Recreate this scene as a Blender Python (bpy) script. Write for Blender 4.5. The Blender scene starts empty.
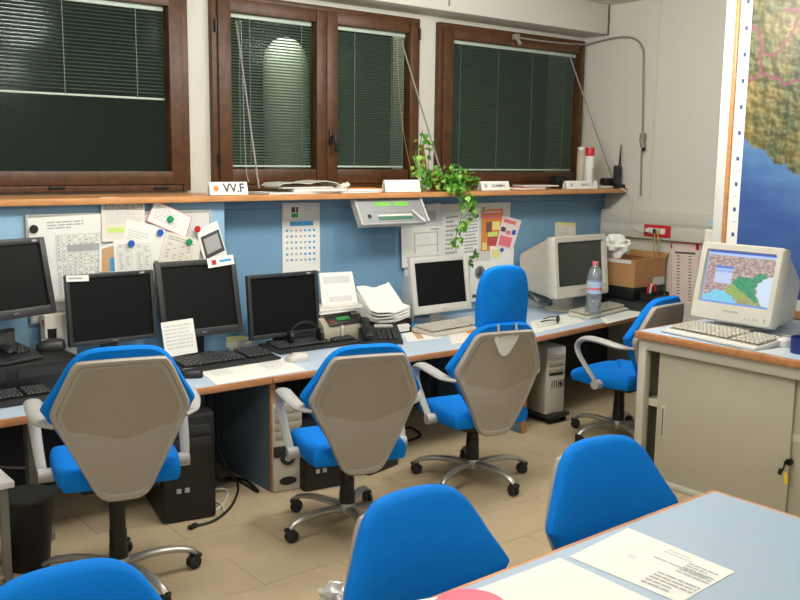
import bpy, bmesh, math, random
from mathutils import Vector, Matrix, Euler, noise
random.seed(7)
R = math.radians
PI = math.pi
scn = bpy.context.scene
COL = scn.collection

# ------------------------------------------------------------------ camera
CAM_H = 2.0
FPX = 925.15
YAW, PIT, ROLL = R(39.284), R(8.731), R(0.718)
fwd = Vector((math.sin(YAW)*math.cos(PIT), math.cos(YAW)*math.cos(PIT), -math.sin(PIT)))
rt0 = Vector((math.cos(YAW), -math.sin(YAW), 0))
up0 = rt0.cross(fwd)
rt = rt0*math.cos(ROLL) + up0*math.sin(ROLL)
up = up0*math.cos(ROLL) - rt0*math.sin(ROLL)
cd = bpy.data.cameras.new('camera'); cam = bpy.data.objects.new('camera', cd); COL.objects.link(cam)
cd.sensor_width = 36; cd.lens = FPX/800*36; cd.clip_start = .05
cam.matrix_world = Matrix(((rt.x, up.x, -fwd.x, 0), (rt.y, up.y, -fwd.y, 0), (rt.z, up.z, -fwd.z, CAM_H), (0, 0, 0, 1)))
scn.camera = cam

# ------------------------------------------------------------------ world, lights, exposure
w = bpy.data.worlds.new('night'); scn.world = w; w.use_nodes = True
w.node_tree.nodes['Background'].inputs[0].default_value = (.025, .028, .024, 1)
w.node_tree.nodes['Background'].inputs[1].default_value = 1.0
scn.view_settings.view_transform = 'Standard'; scn.view_settings.look = 'None'
scn.view_settings.gamma = 1; scn.view_settings.use_curve_mapping = False
scn.view_settings.exposure = 0.0

def area(name, loc, sx, sy, power, col=(1, .95, .84), rot=(0, 0, 0)):
    l = bpy.data.lights.new(name, 'AREA'); l.shape = 'RECTANGLE'; l.size = sx; l.size_y = sy
    l.energy = power; l.color = col
    o = bpy.data.objects.new(name, l); o.location = loc; o.rotation_euler = rot; COL.objects.link(o); return o
def tube_lamp(x, y, power, z=3.12, col=(1, .975, .925)):
    # bare fluorescent tubes hanging just under the ceiling: light goes out all round
    for k in (-.45, .45):
        l = bpy.data.lights.new('ceiling_tube_lamp', 'POINT'); l.energy = power/2; l.color = col; l.shadow_soft_size = .22
        o = bpy.data.objects.new('ceiling_tube_lamp', l); o.location = (x+k, y, z); COL.objects.link(o)
tube_lamp(2.2, 3.5, 140)
tube_lamp(4.5, 3.7, 120)
tube_lamp(-0.4, 1.4, 66)
tube_lamp(3.4, -1.0, 88)
# added lamp outside the second window, lighting the reflection stand-in
pl = bpy.data.lights.new('added_outside_light', 'POINT'); pl.energy = 34; pl.color = (1, .95, .8); pl.shadow_soft_size = .1
po = bpy.data.objects.new('added_outside_light', pl); po.location = (4.0, 6.5, 3.3); COL.objects.link(po)

# ------------------------------------------------------------------ pixel -> real surface helpers
def ray(px, py): return fwd + rt*((px-400)/FPX) + up*(-(py-300)/FPX)
def onZ(px, py, z): r = ray(px, py); return Vector((0, 0, CAM_H)) + r*((z-CAM_H)/r.z)
def onY(px, py, Y): r = ray(px, py); return Vector((0, 0, CAM_H)) + r*(Y/r.y)
def onX(px, py, X): r = ray(px, py); return Vector((0, 0, CAM_H)) + r*(X/r.x)

# ------------------------------------------------------------------ materials
def lin(c): return tuple(((v/255)/12.92 if v/255 <= .04045 else ((v/255+.055)/1.055)**2.4) for v in c)
MATS = {}
def mat(name, rgb, rough=.6, metal=0, noise_amt=.06, nscale=20, bump=0, bscale=200, spec=.5, sheen=0, coat=0):
    m = bpy.data.materials.new(name); m.use_nodes = True; nt = m.node_tree; b = nt.nodes['Principled BSDF']
    c = lin(rgb)
    b.inputs['Roughness'].default_value = rough; b.inputs['Metallic'].default_value = metal
    b.inputs['Specular IOR Level'].default_value = spec
    if sheen: b.inputs['Sheen Weight'].default_value = sheen
    if coat: b.inputs['Coat Weight'].default_value = coat
    tc = nt.nodes.new('ShaderNodeTexCoord')
    n = nt.nodes.new('ShaderNodeTexNoise'); n.inputs['Scale'].default_value = nscale; n.inputs['Detail'].default_value = 4
    nt.links.new(tc.outputs['Object'], n.inputs['Vector'])
    mx = nt.nodes.new('ShaderNodeMix'); mx.data_type = 'RGBA'
    mx.inputs['A'].default_value = tuple(v*(1-noise_amt) for v in c)+(1,)
    mx.inputs['B'].default_value = tuple(min(1, v*(1+noise_amt)) for v in c)+(1,)
    nt.links.new(n.outputs['Fac'], mx.inputs['Factor']); nt.links.new(mx.outputs['Result'], b.inputs['Base Color'])
    if bump:
        n2 = nt.nodes.new('ShaderNodeTexNoise'); n2.inputs['Scale'].default_value = bscale
        nt.links.new(tc.outputs['Object'], n2.inputs['Vector'])
        bp = nt.nodes.new('ShaderNodeBump'); bp.inputs['Strength'].default_value = bump; bp.inputs['Distance'].default_value = .002
        nt.links.new(n2.outputs['Fac'], bp.inputs['Height']); nt.links.new(bp.outputs['Normal'], b.inputs['Normal'])
    MATS[name] = m; return m
def wood(name, c1, c2, rough=.45, scale=3, stretch=(1, 12, 12)):
    m = mat(name, c1, rough); nt = m.node_tree; b = nt.nodes['Principled BSDF']
    tc = nt.nodes.new('ShaderNodeTexCoord'); mp = nt.nodes.new('ShaderNodeMapping'); mp.inputs['Scale'].default_value = stretch
    n = nt.nodes.new('ShaderNodeTexNoise'); n.inputs['Scale'].default_value = scale; n.inputs['Detail'].default_value = 6
    cr = nt.nodes.new('ShaderNodeValToRGB'); cr.color_ramp.elements[0].color = lin(c1)+(1,); cr.color_ramp.elements[1].color = lin(c2)+(1,)
    cr.color_ramp.elements[0].position = .35; cr.color_ramp.elements[1].position = .68
    nt.links.new(tc.outputs['Object'], mp.inputs[0]); nt.links.new(mp.outputs[0], n.inputs['Vector'])
    nt.links.new(n.outputs['Fac'], cr.inputs[0]); nt.links.new(cr.outputs[0], b.inputs['Base Color']); return m
def emis(name, rgb, s):
    m = mat(name, rgb, .4); b = m.node_tree.nodes['Principled BSDF']
    b.inputs['Emission Color'].default_value = lin(rgb)+(1,); b.inputs['Emission Strength'].default_value = s; return m
def glassy(name, tint=(1, 1, 1), fac_min=.02, rough=.02, ior=1.45):
    m = bpy.data.materials.new(name); m.use_nodes = True; nt = m.node_tree; nt.nodes.remove(nt.nodes['Principled BSDF'])
    o = nt.nodes['Material Output']; t = nt.nodes.new('ShaderNodeBsdfTransparent'); t.inputs[0].default_value = tint+(1,)
    g = nt.nodes.new('ShaderNodeBsdfGlossy'); g.inputs['Roughness'].default_value = rough
    f = nt.nodes.new('ShaderNodeFresnel'); f.inputs[0].default_value = ior
    a = nt.nodes.new('ShaderNodeMath'); a.operation = 'ADD'; a.inputs[1].default_value = fac_min
    mx = nt.nodes.new('ShaderNodeMixShader')
    nt.links.new(f.outputs[0], a.inputs[0]); nt.links.new(a.outputs[0], mx.inputs[0]); nt.links.new(t.outputs[0], mx.inputs[1])
    nt.links.new(g.outputs[0], mx.inputs[2]); nt.links.new(mx.outputs[0], o.inputs[0]); return m
def vcol(name, emission=0, rough=.5):
    m = bpy.data.materials.new(name); m.use_nodes = True; nt = m.node_tree; b = nt.nodes['Principled BSDF']
    a = nt.nodes.new('ShaderNodeVertexColor'); a.layer_name = 'Col'
    b.inputs['Roughness'].default_value = rough
    nt.links.new(a.outputs[0], b.inputs['Base Color'])
    if emission:
        nt.links.new(a.outputs[0], b.inputs['Emission Color']); b.inputs['Emission Strength'].default_value = emission
        b.inputs['Base Color'].default_value = (0.02, .02, .02, 1); nt.links.remove(b.inputs['Base Color'].links[0])
    return m

M_WALL = mat('wall_paint', (200, 198, 188), .85, noise_amt=.03, nscale=3, bump=.25, bscale=60)
M_WALLP = mat('wall_vinyl', (204, 201, 190), .8, noise_amt=.03, nscale=40, bump=.3, bscale=120)
M_CEIL = mat('ceiling_paint', (205, 202, 190), .9, noise_amt=.02)
M_TILE = mat('floor_stone', (174, 157, 128), .42, noise_amt=.10, nscale=5, bump=.06, bscale=30)
M_GROUT = mat('grout', (158, 141, 112), .9)
M_BROWN = wood('window_wood', (66, 40, 17), (88, 54, 25), .45, 3, (6, 6, 6))
M_BRASS = mat('dark_metal', (40, 38, 36), .4, .6)
M_SLAT = mat('blind_slat', (70, 86, 73), .5, noise_amt=.03)
M_RAIL = mat('blind_rail', (176, 190, 176), .4)
M_TAPE = mat('ladder_tape', (96, 112, 98), .6)
M_GLASS = glassy('window_glass', (.80, .90, .86), .0, .10, 1.22)
M_CLEAR = glassy('clear_plastic', (.86, .93, .96), .10, .05)
def add_diffuse(m, fac, col):
    nt = m.node_tree; o = nt.nodes['Material Output']; src = o.inputs[0].links[0].from_socket
    d = nt.nodes.new('ShaderNodeBsdfDiffuse'); d.inputs[0].default_value = col+(1,); x = nt.nodes.new('ShaderNodeMixShader'); x.inputs[0].default_value = fac
    nt.links.new(src, x.inputs[1]); nt.links.new(d.outputs[0], x.inputs[2]); nt.links.new(x.outputs[0], o.inputs[0])
add_diffuse(M_CLEAR, .16, (.8, .88, .95))
M_BAG = glassy('thin_bag', (.92, .92, .92), .12, .15)
M_OUT = mat('reflection_pale', (190, 190, 185), .9)
M_BLUEP = mat('partition_fabric_shaded', (112, 152, 182), .85, noise_amt=.05, nscale=60, bump=.3, bscale=300)  # shaded copy of the partition blue, shelf shadow put into the colour
M_BLUEPL = mat('partition_fabric_lit', (142, 182, 210), .85, noise_amt=.05, nscale=60, bump=.3, bscale=300)  # lit copy of the same partition blue
M_DESK = mat('desk_laminate', (186, 204, 222), .42, noise_amt=.03, nscale=120)
M_DESKP = mat('desk_panel', (92, 112, 128), .6, noise_amt=.05, nscale=100)
M_WELL = mat('key_well_tan', (138, 130, 110), .7)
M_MOD = mat('under_desk_shade', (34, 38, 44), .7)  # dark tone stands in for the shade under the desks
M_EDGE = wood('beech_edge', (170, 114, 70), (190, 134, 90), .4, 2, (2, 14, 14))
M_SHELF = wood('shelf_wood', (190, 130, 78), (208, 150, 96), .4, 2, (2, 14, 14))
M_FAB = mat('blue_upholstery', (0, 120, 216), .85, noise_amt=.07, nscale=160, bump=.35, bscale=420, sheen=0, spec=.2)
M_SHELL = mat('chair_shell', (164, 157, 147), .55, noise_amt=.03, nscale=160, bump=.15, bscale=500)
M_SHELLT = mat('chair_shell_inset', (152, 142, 126), .6, noise_amt=.06, nscale=200, bump=.2, bscale=500)
M_ARM = mat('silver_plastic', (172, 171, 168), .38, noise_amt=.02)
M_BASE = mat('silver_metal', (170, 168, 164), .33, .65, noise_amt=.02)
M_BLK = mat('black_plastic', (20, 20, 21), .45, noise_amt=.1)
M_BLK2 = mat('charcoal_plastic', (43, 44, 45), .42, noise_amt=.06)
M_KEY = mat('charcoal_key', (66, 66, 68), .45)
M_SCR = mat('dark_screen', (15, 15, 16), .38, noise_amt=.05, spec=.22)
M_BEI = mat('beige_plastic', (196, 192, 180), .48, noise_amt=.03)
M_BEI2 = mat('beige_plastic_dim', (168, 160, 140), .55, noise_amt=.04)
M_WHT = mat('white_plastic', (212, 212, 208), .42, noise_amt=.02)
M_LGR = mat('light_grey_plastic', (196, 194, 188), .45, noise_amt=.02)
M_GRY = mat('grey_metal', (128, 126, 120), .45, .3)
M_PAP = mat('paper', (232, 232, 226), .8, noise_amt=.015)
M_PAP2 = mat('paper_warm', (226, 220, 208), .8, noise_amt=.02)
M_INK = mat('ink_grey', (168, 168, 168), .8)
M_INKD = mat('ink_dark', (70, 70, 72), .8)
M_INKL = mat('ink_light', (206, 206, 204), .8)
M_RED = mat('red_paint', (190, 26, 34), .45)
M_PINK = mat('pink_print', (226, 120, 132), .6)
M_GREEN = mat('green_paint', (20, 150, 84), .4)
M_LIME = mat('lime_print', (196, 222, 120), .7)
M_BLUE = mat('blue_paint', (32, 92, 190), .4)
M_NAVY = mat('navy_plastic', (20, 42, 110), .4)
M_CYAN = mat('cyan_print', (70, 150, 205), .7)
M_ORA = mat('orange_print', (222, 140, 60), .7)
M_TAN = mat('tan_print', (200, 160, 120), .7)
M_YEL = mat('yellow_paper', (232, 222, 140), .7)
M_CARD = mat('cardboard', (176, 130, 84), .8, noise_amt=.06, nscale=30)
M_CARDI = mat('cardboard_inside', (150, 108, 66), .9)
M_LEAF = mat('leaf_green', (76, 140, 40), .5, noise_amt=.35, nscale=14)
M_LEAF2 = mat('leaf_pale', (140, 186, 76), .5, noise_amt=.25, nscale=14)
M_STEM = mat('stem_green', (92, 110, 50), .7)
M_BARK = mat('bark_brown', (140, 92, 52), .9, noise_amt=.2)
M_TERRA = mat('terracotta', (120, 70, 44), .8)
M_CAB = mat('cabinet_steel', (190, 187, 172), .5, noise_amt=.02, nscale=60)
M_CABD = mat('cabinet_door_steel', (176, 171, 152), .55, noise_amt=.03, nscale=80)
M_CABI = mat('cabinet_inside', (96, 92, 84), .8)
M_COND = mat('conduit_grey', (134, 130, 120), .5)
M_WAND = mat('wand_grey', (132, 130, 122), .45)
M_CORD = mat('cord_black', (22, 22, 22), .6)
M_CORDW = mat('cord_white', (196, 192, 176), .6)
M_CORDY = mat('cord_yellow', (190, 172, 92), .6)
M_TRUNK = mat('trunking_plastic', (202, 198, 186), .5, noise_amt=.02)
M_LCDG = emis('green_display', (110, 180, 70), .3)
M_LCDD = emis('green_display_dim', (40, 110, 60), .35)
M_LED = emis('green_led', (90, 255, 60), 4)
M_PURP = mat('purple_stain', (150, 110, 180), .5)

add_diffuse(M_BAG, .35, (.85, .85, .85))
# ------------------------------------------------------------------ mesh builder
class MB:
    def __init__(s): s.bm = bmesh.new()
    def _mi(s, faces, mi):
        for f in faces: f.material_index = mi
    def box(s, c, d, rot=None, mi=0, bev=0, seg=2, taper=None):
        r = bmesh.ops.create_cube(s.bm, size=1)
        vs = r['verts']; q = Euler(rot).to_matrix() if rot else None
        for v in vs:
            p = Vector((v.co.x*d[0], v.co.y*d[1], v.co.z*d[2]))
            if taper and v.co.z > 0: p.x *= taper[0]; p.y *= taper[1]
            if q: p = q @ p
            v.co = p + Vector(c)
        fs = set(f for v in vs for f in v.link_faces)
        s._mi(fs, mi)
        if bev:
            es = list(set(e for v in vs for e in v.link_edges))
            rr = bmesh.ops.bevel(s.bm, geom=es, offset=bev, segments=seg, affect='EDGES', profile=.5)
            s._mi(rr['faces'], mi)
        return s
    def cyl(s, p0, p1, r0, r1=None, n=16, mi=0, caps=True):
        return s.tube([p0, p1], [r0, r0 if r1 is None else r1], n, mi, caps)
    def tube(s, pts, r, n=8, mi=0, caps=True, flat=None, upv=None):
        pts = [Vector(p) for p in pts]
        if not isinstance(r, (list, tuple)): r = [r]*len(pts)
        rings = []; prev = None
        for i, p in enumerate(pts):
            a = pts[max(0, i-1)]; b = pts[min(len(pts)-1, i+1)]
            t = (b-a)
            t = t.normalized() if t.length > 1e-9 else Vector((0, 0, 1))
            if upv is not None: u = Vector(upv)
            elif prev is not None: u = prev
            else: u = Vector((0, 0, 1)) if abs(t.z) < .9 else Vector((1, 0, 0))
            u = (u - t*u.dot(t)).normalized(); v = t.cross(u); prev = u
            ring = []
            for k in range(n):
                an = 2*PI*k/n
                fx, fy = (flat if flat else (1, 1))
                ring.append(s.bm.verts.new(p + u*math.cos(an)*r[i]*fx + v*math.sin(an)*r[i]*fy))
            rings.append(ring)
        for i in range(len(rings)-1):
            for k in range(n):
                f = s.bm.faces.new((rings[i][k], rings[i][(k+1) % n], rings[i+1][(k+1) % n], rings[i+1][k])); f.material_index = mi
        if caps:
            f = s.bm.faces.new(rings[0][::-1]); f.material_index = mi
            f = s.bm.faces.new(rings[-1]); f.material_index = mi
        return s
    def lathe(s, prof, o=(0, 0, 0), n=20, mi=0, sx=1, sy=1):
        rings = []
        for r, z in prof:
            rings.append([s.bm.verts.new((o[0]+r*sx*math.cos(2*PI*k/n), o[1]+r*sy*math.sin(2*PI*k/n), o[2]+z)) for k in range(n)])
        for i in range(len(rings)-1):
            for k in range(n):
                f = s.bm.faces.new((rings[i][k], rings[i][(k+1) % n], rings[i+1][(k+1) % n], rings[i+1][k])); f.material_index = mi
        f = s.bm.faces.new(rings[0][::-1]); f.material_index = mi
        f = s.bm.faces.new(rings[-1]); f.material_index = mi
        return s
    def prism(s, poly, z0, z1, mi=0, side=None, bev=0):
        a = [s.bm.verts.new((x, y, z0)) for x, y in poly]; b = [s.bm.verts.new((x, y, z1)) for x, y in poly]
        n = len(poly)
        f = s.bm.faces.new(a[::-1]); f.material_index = mi
        f = s.bm.faces.new(b); f.material_index = mi
        for k in range(n):
            f = s.bm.faces.new((a[k], a[(k+1) % n], b[(k+1) % n], b[k])); f.material_index = mi if side is None else side
        return s
    def loft(s, rings, mi=0, caps=True):
        rr = [[s.bm.verts.new(p) for p in r] for r in rings]; n = len(rr[0])
        for i in range(len(rr)-1):
            for k in range(n):
                f = s.bm.faces.new((rr[i][k], rr[i][(k+1) % n], rr[i+1][(k+1) % n], rr[i+1][k])); f.material_index = mi
        if caps:
            f = s.bm.faces.new(rr[0][::-1]); f.material_index = mi
            f = s.bm.faces.new(rr[-1]); f.material_index = mi
        return s
    def quad(s, a, b, c, d, mi=0):
        f = s.bm.faces.new([s.bm.verts.new(p) for p in (a, b, c, d)]); f.material_index = mi; return s
    def mesh(s, name, mats, smooth=True, recalc=True):
        if recalc: bmesh.ops.recalc_face_normals(s.bm, faces=s.bm.faces[:])
        me = bpy.data.meshes.new(name); s.bm.to_mesh(me); s.bm.free()
        for m in (mats if isinstance(mats, (list, tuple)) else [mats]): me.materials.append(m)
        if smooth:
            for p in me.polygons: p.use_smooth = True
            me.set_sharp_from_angle(angle=R(38))
        return me
    def build(s, name, mats, parent=None, loc=(0, 0, 0), rot=(0, 0, 0), smooth=True):
        o = bpy.data.objects.new(name, s.mesh(name, mats, smooth)); COL.objects.link(o)
        if parent: o.parent = parent
        o.location = loc; o.rotation_euler = rot; return o

def tag(o, label=None, cat=None, group=None, kind=None):
    if label: o['label'] = label
    if cat: o['category'] = cat
    if group: o['group'] = group
    if kind: o['kind'] = kind
    return o
def thing(name, label, cat, loc=(0, 0, 0), rz=0, group=None, rx=0, ry=0):
    o = bpy.data.objects.new(name, None); COL.objects.link(o); o.empty_display_size = .05
    o.location = loc; o.rotation_euler = (rx, ry, rz); return tag(o, label, cat, group)
def struct(o): o['kind'] = 'structure'; return o
def sempty(name, loc=(0, 0, 0)):
    o = bpy.data.objects.new(name, None); COL.objects.link(o); o.location = loc; return struct(o)
def text(body, size, parent, loc, rot, m, name='lettering'):
    c = bpy.data.curves.new('t', 'FONT'); c.body = body; c.size = size; c.align_x = 'CENTER'; c.align_y = 'CENTER'; c.offset = size*.02
    t = bpy.data.objects.new('t', c); COL.objects.link(t)
    dg = bpy.context.evaluated_depsgraph_get(); me = bpy.data.meshes.new_from_object(t.evaluated_get(dg))
    bpy.data.objects.remove(t); me.materials.clear(); me.materials.append(m)
    o = bpy.data.objects.new(name, me); COL.objects.link(o); o.parent = parent; o.location = loc; o.rotation_euler = rot; return o

# ------------------------------------------------------------------ room constants
XR = 7.1       # right wall
YP = 5.62      # front of the rear partition
YPL = 5.44     # front of the left, lit-toned partition
YSH = 5.36     # shelf front edge
YW = 5.94      # window wall
ZC = 3.42      # ceiling
ZS = 1.745     # shelf top
DZ = .72       # desk top
XM = 6.0       # map board face
CZ = .95       # cabinet top

# ------------------------------------------------------------------ floor
fl = MB().box((2.8, 2.2, -.03), (9.2, 8.4, .04)).build('floor', M_GROUT); struct(fl)
# long slabs laid in staggered rows
TX, TY = .72, .352
tile_me = MB().box((0, 0, 0), (TX-.0018, TY-.0018, .02), bev=.0008, seg=1).mesh('tile', M_TILE)
for j in range(-12, 6):
    yc = 3.93 + (j+.5)*TY
    if yc > 5.85 or yc < -.2: continue
    off = 2.125 if j == -1 else 2.125+TX*(.5 if j % 2 == 0 else 0) + random.uniform(-.08, .08)
    for i in range(-4, 8):
        xc = off+(i+.5)*TX
        if xc < -.4 or xc > XR+.2: continue
        o = bpy.data.objects.new('tile', tile_me); COL.objects.link(o); o.parent = fl
        o.location = (xc, yc, -.01-random.random()*.0005)

# ------------------------------------------------------------------ walls, ceiling, beam
w1r, w1l = onY(186, 100, YW).x, onY(186, 100, YW).x-2.3
w2l, w2r = onY(209.5, 100, YW).x, onY(415.5, 90, YW).x
w3l, w3r = onY(434.5, 100, YW).x, XR-.055
WB = onY(300, 189, YW).z; WT = onY(416, 19.5, YW).z
def wall_boxes(m):
    WTH = .3; yc = YW + WTH/2
    def b(x0, x1, z0, z1): m.box(((x0+x1)/2, yc, (z0+z1)/2), (x1-x0, WTH, z1-z0))
    b(-1.6, w1l, 0, ZC); b(w1r, w2l, WB, WT); b(w2r, w3l, WB, WT); b(w3r, XR+.2, WB, WT)
    b(w1l, XR+.2, 0, WB); b(w1l, XR+.2, WT, ZC)
    return m
struct(wall_boxes(MB()).build('wall_back', M_WALL, smooth=False))
struct(MB().box((XR+.1, 2.2, ZC/2), (.2, 8.4, ZC)).build('wall_right', M_WALLP))
struct(MB().box((-1.7, 2.2, ZC/2), (.2, 8.4, ZC)).build('wall_left', M_WALL))
struct(MB().box((2.7, -2.1, ZC/2), (9, .2, ZC)).build('wall_front', M_WALL))
struct(MB().box((2.8, 2.2, ZC+.05), (9.2, 8.8, .1)).build('ceiling', M_CEIL))
# vertical cover strips at the wall panel joints
pj = onX(655.5, 100, XR)
t1 = MB().box((XR-.004, pj.y, ZC/2), (.008, .014, ZC)).build('trim_1', M_WALL); struct(t1)
bz = onX(611, 35, XR).z; by = onX(611, 35, XR).y
beam = MB().box(((-1.6+XR-.05)/2, (by+YW)/2, (bz+ZC)/2), (XR-.05+1.6, YW-by, ZC-bz), bev=.008).build('trim_2', M_WALL); struct(beam)
jx = onY(449, 5, by).x
struct(MB().box((jx, by-.002, (bz+ZC)/2+.02), (.012, .008, ZC-bz-.04)).build('trim_3', M_GRY))
struct(MB().box((XR-.025, by+.05, (bz+ZC)/2), (.044, .06, ZC-bz)).build('slot_shade_strip', mat('slot_shade', (92, 90, 84), .9)))  # dark strip filling the open slot, its shade put into the colour

# ------------------------------------------------------------------ windows
slat_cache = {}
def frame_rect(m, x0, x1, z0, z1, l, r, t, b, y, dep, bev=.006):
    m.box((x0+l/2, y, (z0+z1)/2), (l, dep, z1-z0), bev=bev); m.box((x1-r/2, y, (z0+z1)/2), (r, dep, z1-z0), bev=bev)
    m.box(((x0+x1)/2, y, z1-t/2), (x1-x0-l-r+.004, dep*.98, t), bev=bev); m.box(((x0+x1)/2, y, z0+b/2), (x1-x0-l-r+.004, dep*.98, b), bev=bev)
def blind(par, x0, x1, zt, zb, y, tilt, ladders, pitch=.0235):
    bl = MB().box(((x0+x1)/2, y, zt-.014), (x1-x0-.01, .03, .028), bev=.003).build('headrail', M_RAIL, par)
    n = int((zt-.04-zb)/pitch); wd = x1-x0-.016
    me = MB().box((0, 0, 0), (wd, .019, .0012), rot=(R(tilt), 0, 0)).mesh('slat', M_SLAT, smooth=False)
    for i in range(n):
        o = bpy.data.objects.new('slat', me); COL.objects.link(o); o.parent = par; o.location = ((x0+x1)/2, y, zt-.045-i*pitch)
    MB().box(((x0+x1)/2, y, zb+.002), (wd, .022, .014), bev=.003).build('bottom_rail', M_RAIL, par)
    for u in ladders:
        MB().box((x0+(x1-x0)*u, y-.012, (zt+zb)/2), (.005, .001, zt-zb)).build('ladder_cord', M_TAPE, par)
def wx(px, y=90): return onY(px, y, YW).x
def wz(px, py): return onY(px, py, YW).z
YF = YW-.005    # frame centre
# window 1
W = sempty('window_1')
m = MB(); frame_rect(m, w1l, w1r, WB, WT, .07, .055, .07, .05, YF, .09); m.build('window_frame', M_BROWN, W)
px0 = wx(166); zb1 = wz(90, 171)
m = MB(); frame_rect(m, w1l+.07, w1r-.05, WB+.045, WT-.065, .08, w1r-.05-px0, .075, zb1-WB-.045, YF-.015, .09); m.build('sash', M_BROWN, W)
MB().box(((w1l+.15+px0)/2, YF+.035, (zb1+WT-.14)/2), (px0-w1l-.15+.01, .004, WT-.14-zb1+.01)).build('pane', M_GLASS, W)
blind(W, w1l+.16, px0-.005, wz(160, 7), wz(150, 99), YF+.012, 27, (.12, .40, .66, .90))
for u in (50, 155): MB().box((wx(u), YF-.055, wz(u, 187.5)), (.10, .012, .016), bev=.003).build('hinge_cover', M_BRASS, W)
# window 2 (two sashes)
W = sempty('window_2'); WIN2 = W
m = MB(); frame_rect(m, w2l, w2r, WB, WT, .055, .055, .05, .05, YF, .09); m.build('window_frame', M_BROWN, W)
cx = wx(322); zb2 = wz(300, 169); zt2 = WT-.125
for (a, b, pa, pb, ladd, tl) in ((w2l+.04, cx-.002, wx(227.5), wx(312), (.13, .25, .87), 40), (cx+.002, w2r-.035, wx(333), wx(405), (.28, .80), 30)):
    s_ = MB(); frame_rect(s_, a, b, WB+.04, WT-.035, pa-a, b-pb, WT-.035-zt2, zb2-WB-.04, YF-.018, .09); s_.build('sash', M_BROWN, W)
    MB().box(((pa+pb)/2, YF+.035, (zb2+zt2)/2), (pb-pa+.01, .004, zt2-zb2+.01)).build('pane', M_GLASS, W)
    blind(W, pa+.004, pb-.004, zt2, zb2+.018, YF+.012, tl, ladd, .021 if tl > 35 else .0135)
hz = wz(325, 140)
h = MB().box((cx+.03, YF-.072, hz+.02), (.034, .014, .11), bev=.005).box((cx+.03, YF-.095, hz+.02), (.018, .035, .018)).build('handle_plate', M_BLK, W)
MB().box((cx+.045, YF-.115, hz-.03), (.024, .018, .13), rot=(0, R(-4), 0), bev=.006).build('handle', M_BLK, W)
for (px, zz) in ((212.5, wz(212, 26)), (214, wz(214, 160)), (414, wz(414, 35))):
    MB().cyl((wx(px), YF-.06, zz-.045), (wx(px), YF-.06, zz+.045), .010, n=10).build('hinge', M_BRASS, W)
# window 3
W = sempty('window_3')
m = MB(); frame_rect(m, w3l, w3r, WB, WT, .05, .03, .05, .045, YF, .09); m.build('window_frame', M_BROWN, W)
pa, pb = wx(448), wx(574, 110); zb3 = wz(500, 172); zt3 = WT-.125
m = MB(); frame_rect(m, w3l+.04, w3r-.02, WB+.04, WT-.035, pa-w3l-.04, w3r-.02-pb, WT-.035-zt3, zb3-WB-.04, YF-.018, .09); m.build('sash', M_BROWN, W)
MB().box(((pa+pb)/2, YF+.035, (zb3+zt3)/2), (pb-pa+.01, .004, zt3-zb3+.01)).build('pane', M_GLASS, W)
blind(W, pa+.004, pb-.004, zt3, zb3+.018, YF+.012, 30, (.08, .36, .63, .90), .0135)
# rod stays leaning from the blinds to the shelf
def rod(p0, p1, label, r=.0065):
    o = MB().cyl((0, 0, 0), tuple(Vector(p1)-Vector(p0)), r, n=8).build('blind_wand', M_WAND, None, p0); tag(o, label, 'blind wand')
rod(onY(236, 21, YW-.10), onY(259, 188, YSH+.06)*1.0, 'grey blind rod leaning from the left sash of the middle window')
rod(onY(401, 40, YW-.10), onY(445.5, 187, YSH+.06), 'grey blind rod crossing the ivy from the middle window')
rod(onY(570, 57, YW-.10), onY(616, 189, YSH+.06), 'grey blind rod at the corner by the two way radio')
def cord(name, label, cat, pts, r, m, sub=6, parent=None):
    pts = [Vector(p) for p in pts]; out = []
    n = len(pts)
    for i in range(n-1):
        p0 = pts[max(0, i-1)]; p1 = pts[i]; p2 = pts[i+1]; p3 = pts[min(n-1, i+2)]
        for k in range(sub):
            t = k/sub
            out.append(.5*((2*p1)+(p2-p0)*t+(2*p0-5*p1+4*p2-p3)*t*t+(3*p1-p0-3*p2+p3)*t**3))
    out.append(pts[-1]); o0 = out[0].copy()
    o = MB().tube([p-o0 for p in out], r, n=6).build(name, m, parent, o0)
    if not parent: tag(o, label, cat)
    return o
cord('blind_cord', None, None, [onY(241, 20, YW-.07), onY(243, 90, YW-.07), onY(246, 166, YW-.07), onY(249, 182, YW-.08)], .0018, M_RAIL, 6, WIN2)
cord('blind_cord', None, None, [onY(397, 38, YW-.07), onY(399, 90, YW-.07), onY(404, 135, YW-.08), onY(411, 170, YW-.08)], .0018, M_TAN, 6, WIN2)
# added round-topped shape outside, standing in for a reflection in the pane
pc = onY(286, 165, YW+.9)
o = MB().lathe([(.19, 0), (.19, 1.18), (.18, 1.26), (.155, 1.34), (.105, 1.40), (.04, 1.43), (.002, 1.435)], n=24).build('reflection_stand_in', M_OUT, None, (pc.x, YW+.9, WB-.2))
tag(o, 'added pale round topped shape standing in for a reflection in the left sash of the middle window', 'reflection_stand_in')
o = MB().box((3.0, YW+3.2, 1.2), (9, 5.5, .1)).build('ground', mat('asphalt', (60, 62, 60), .9)); struct(o)

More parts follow.
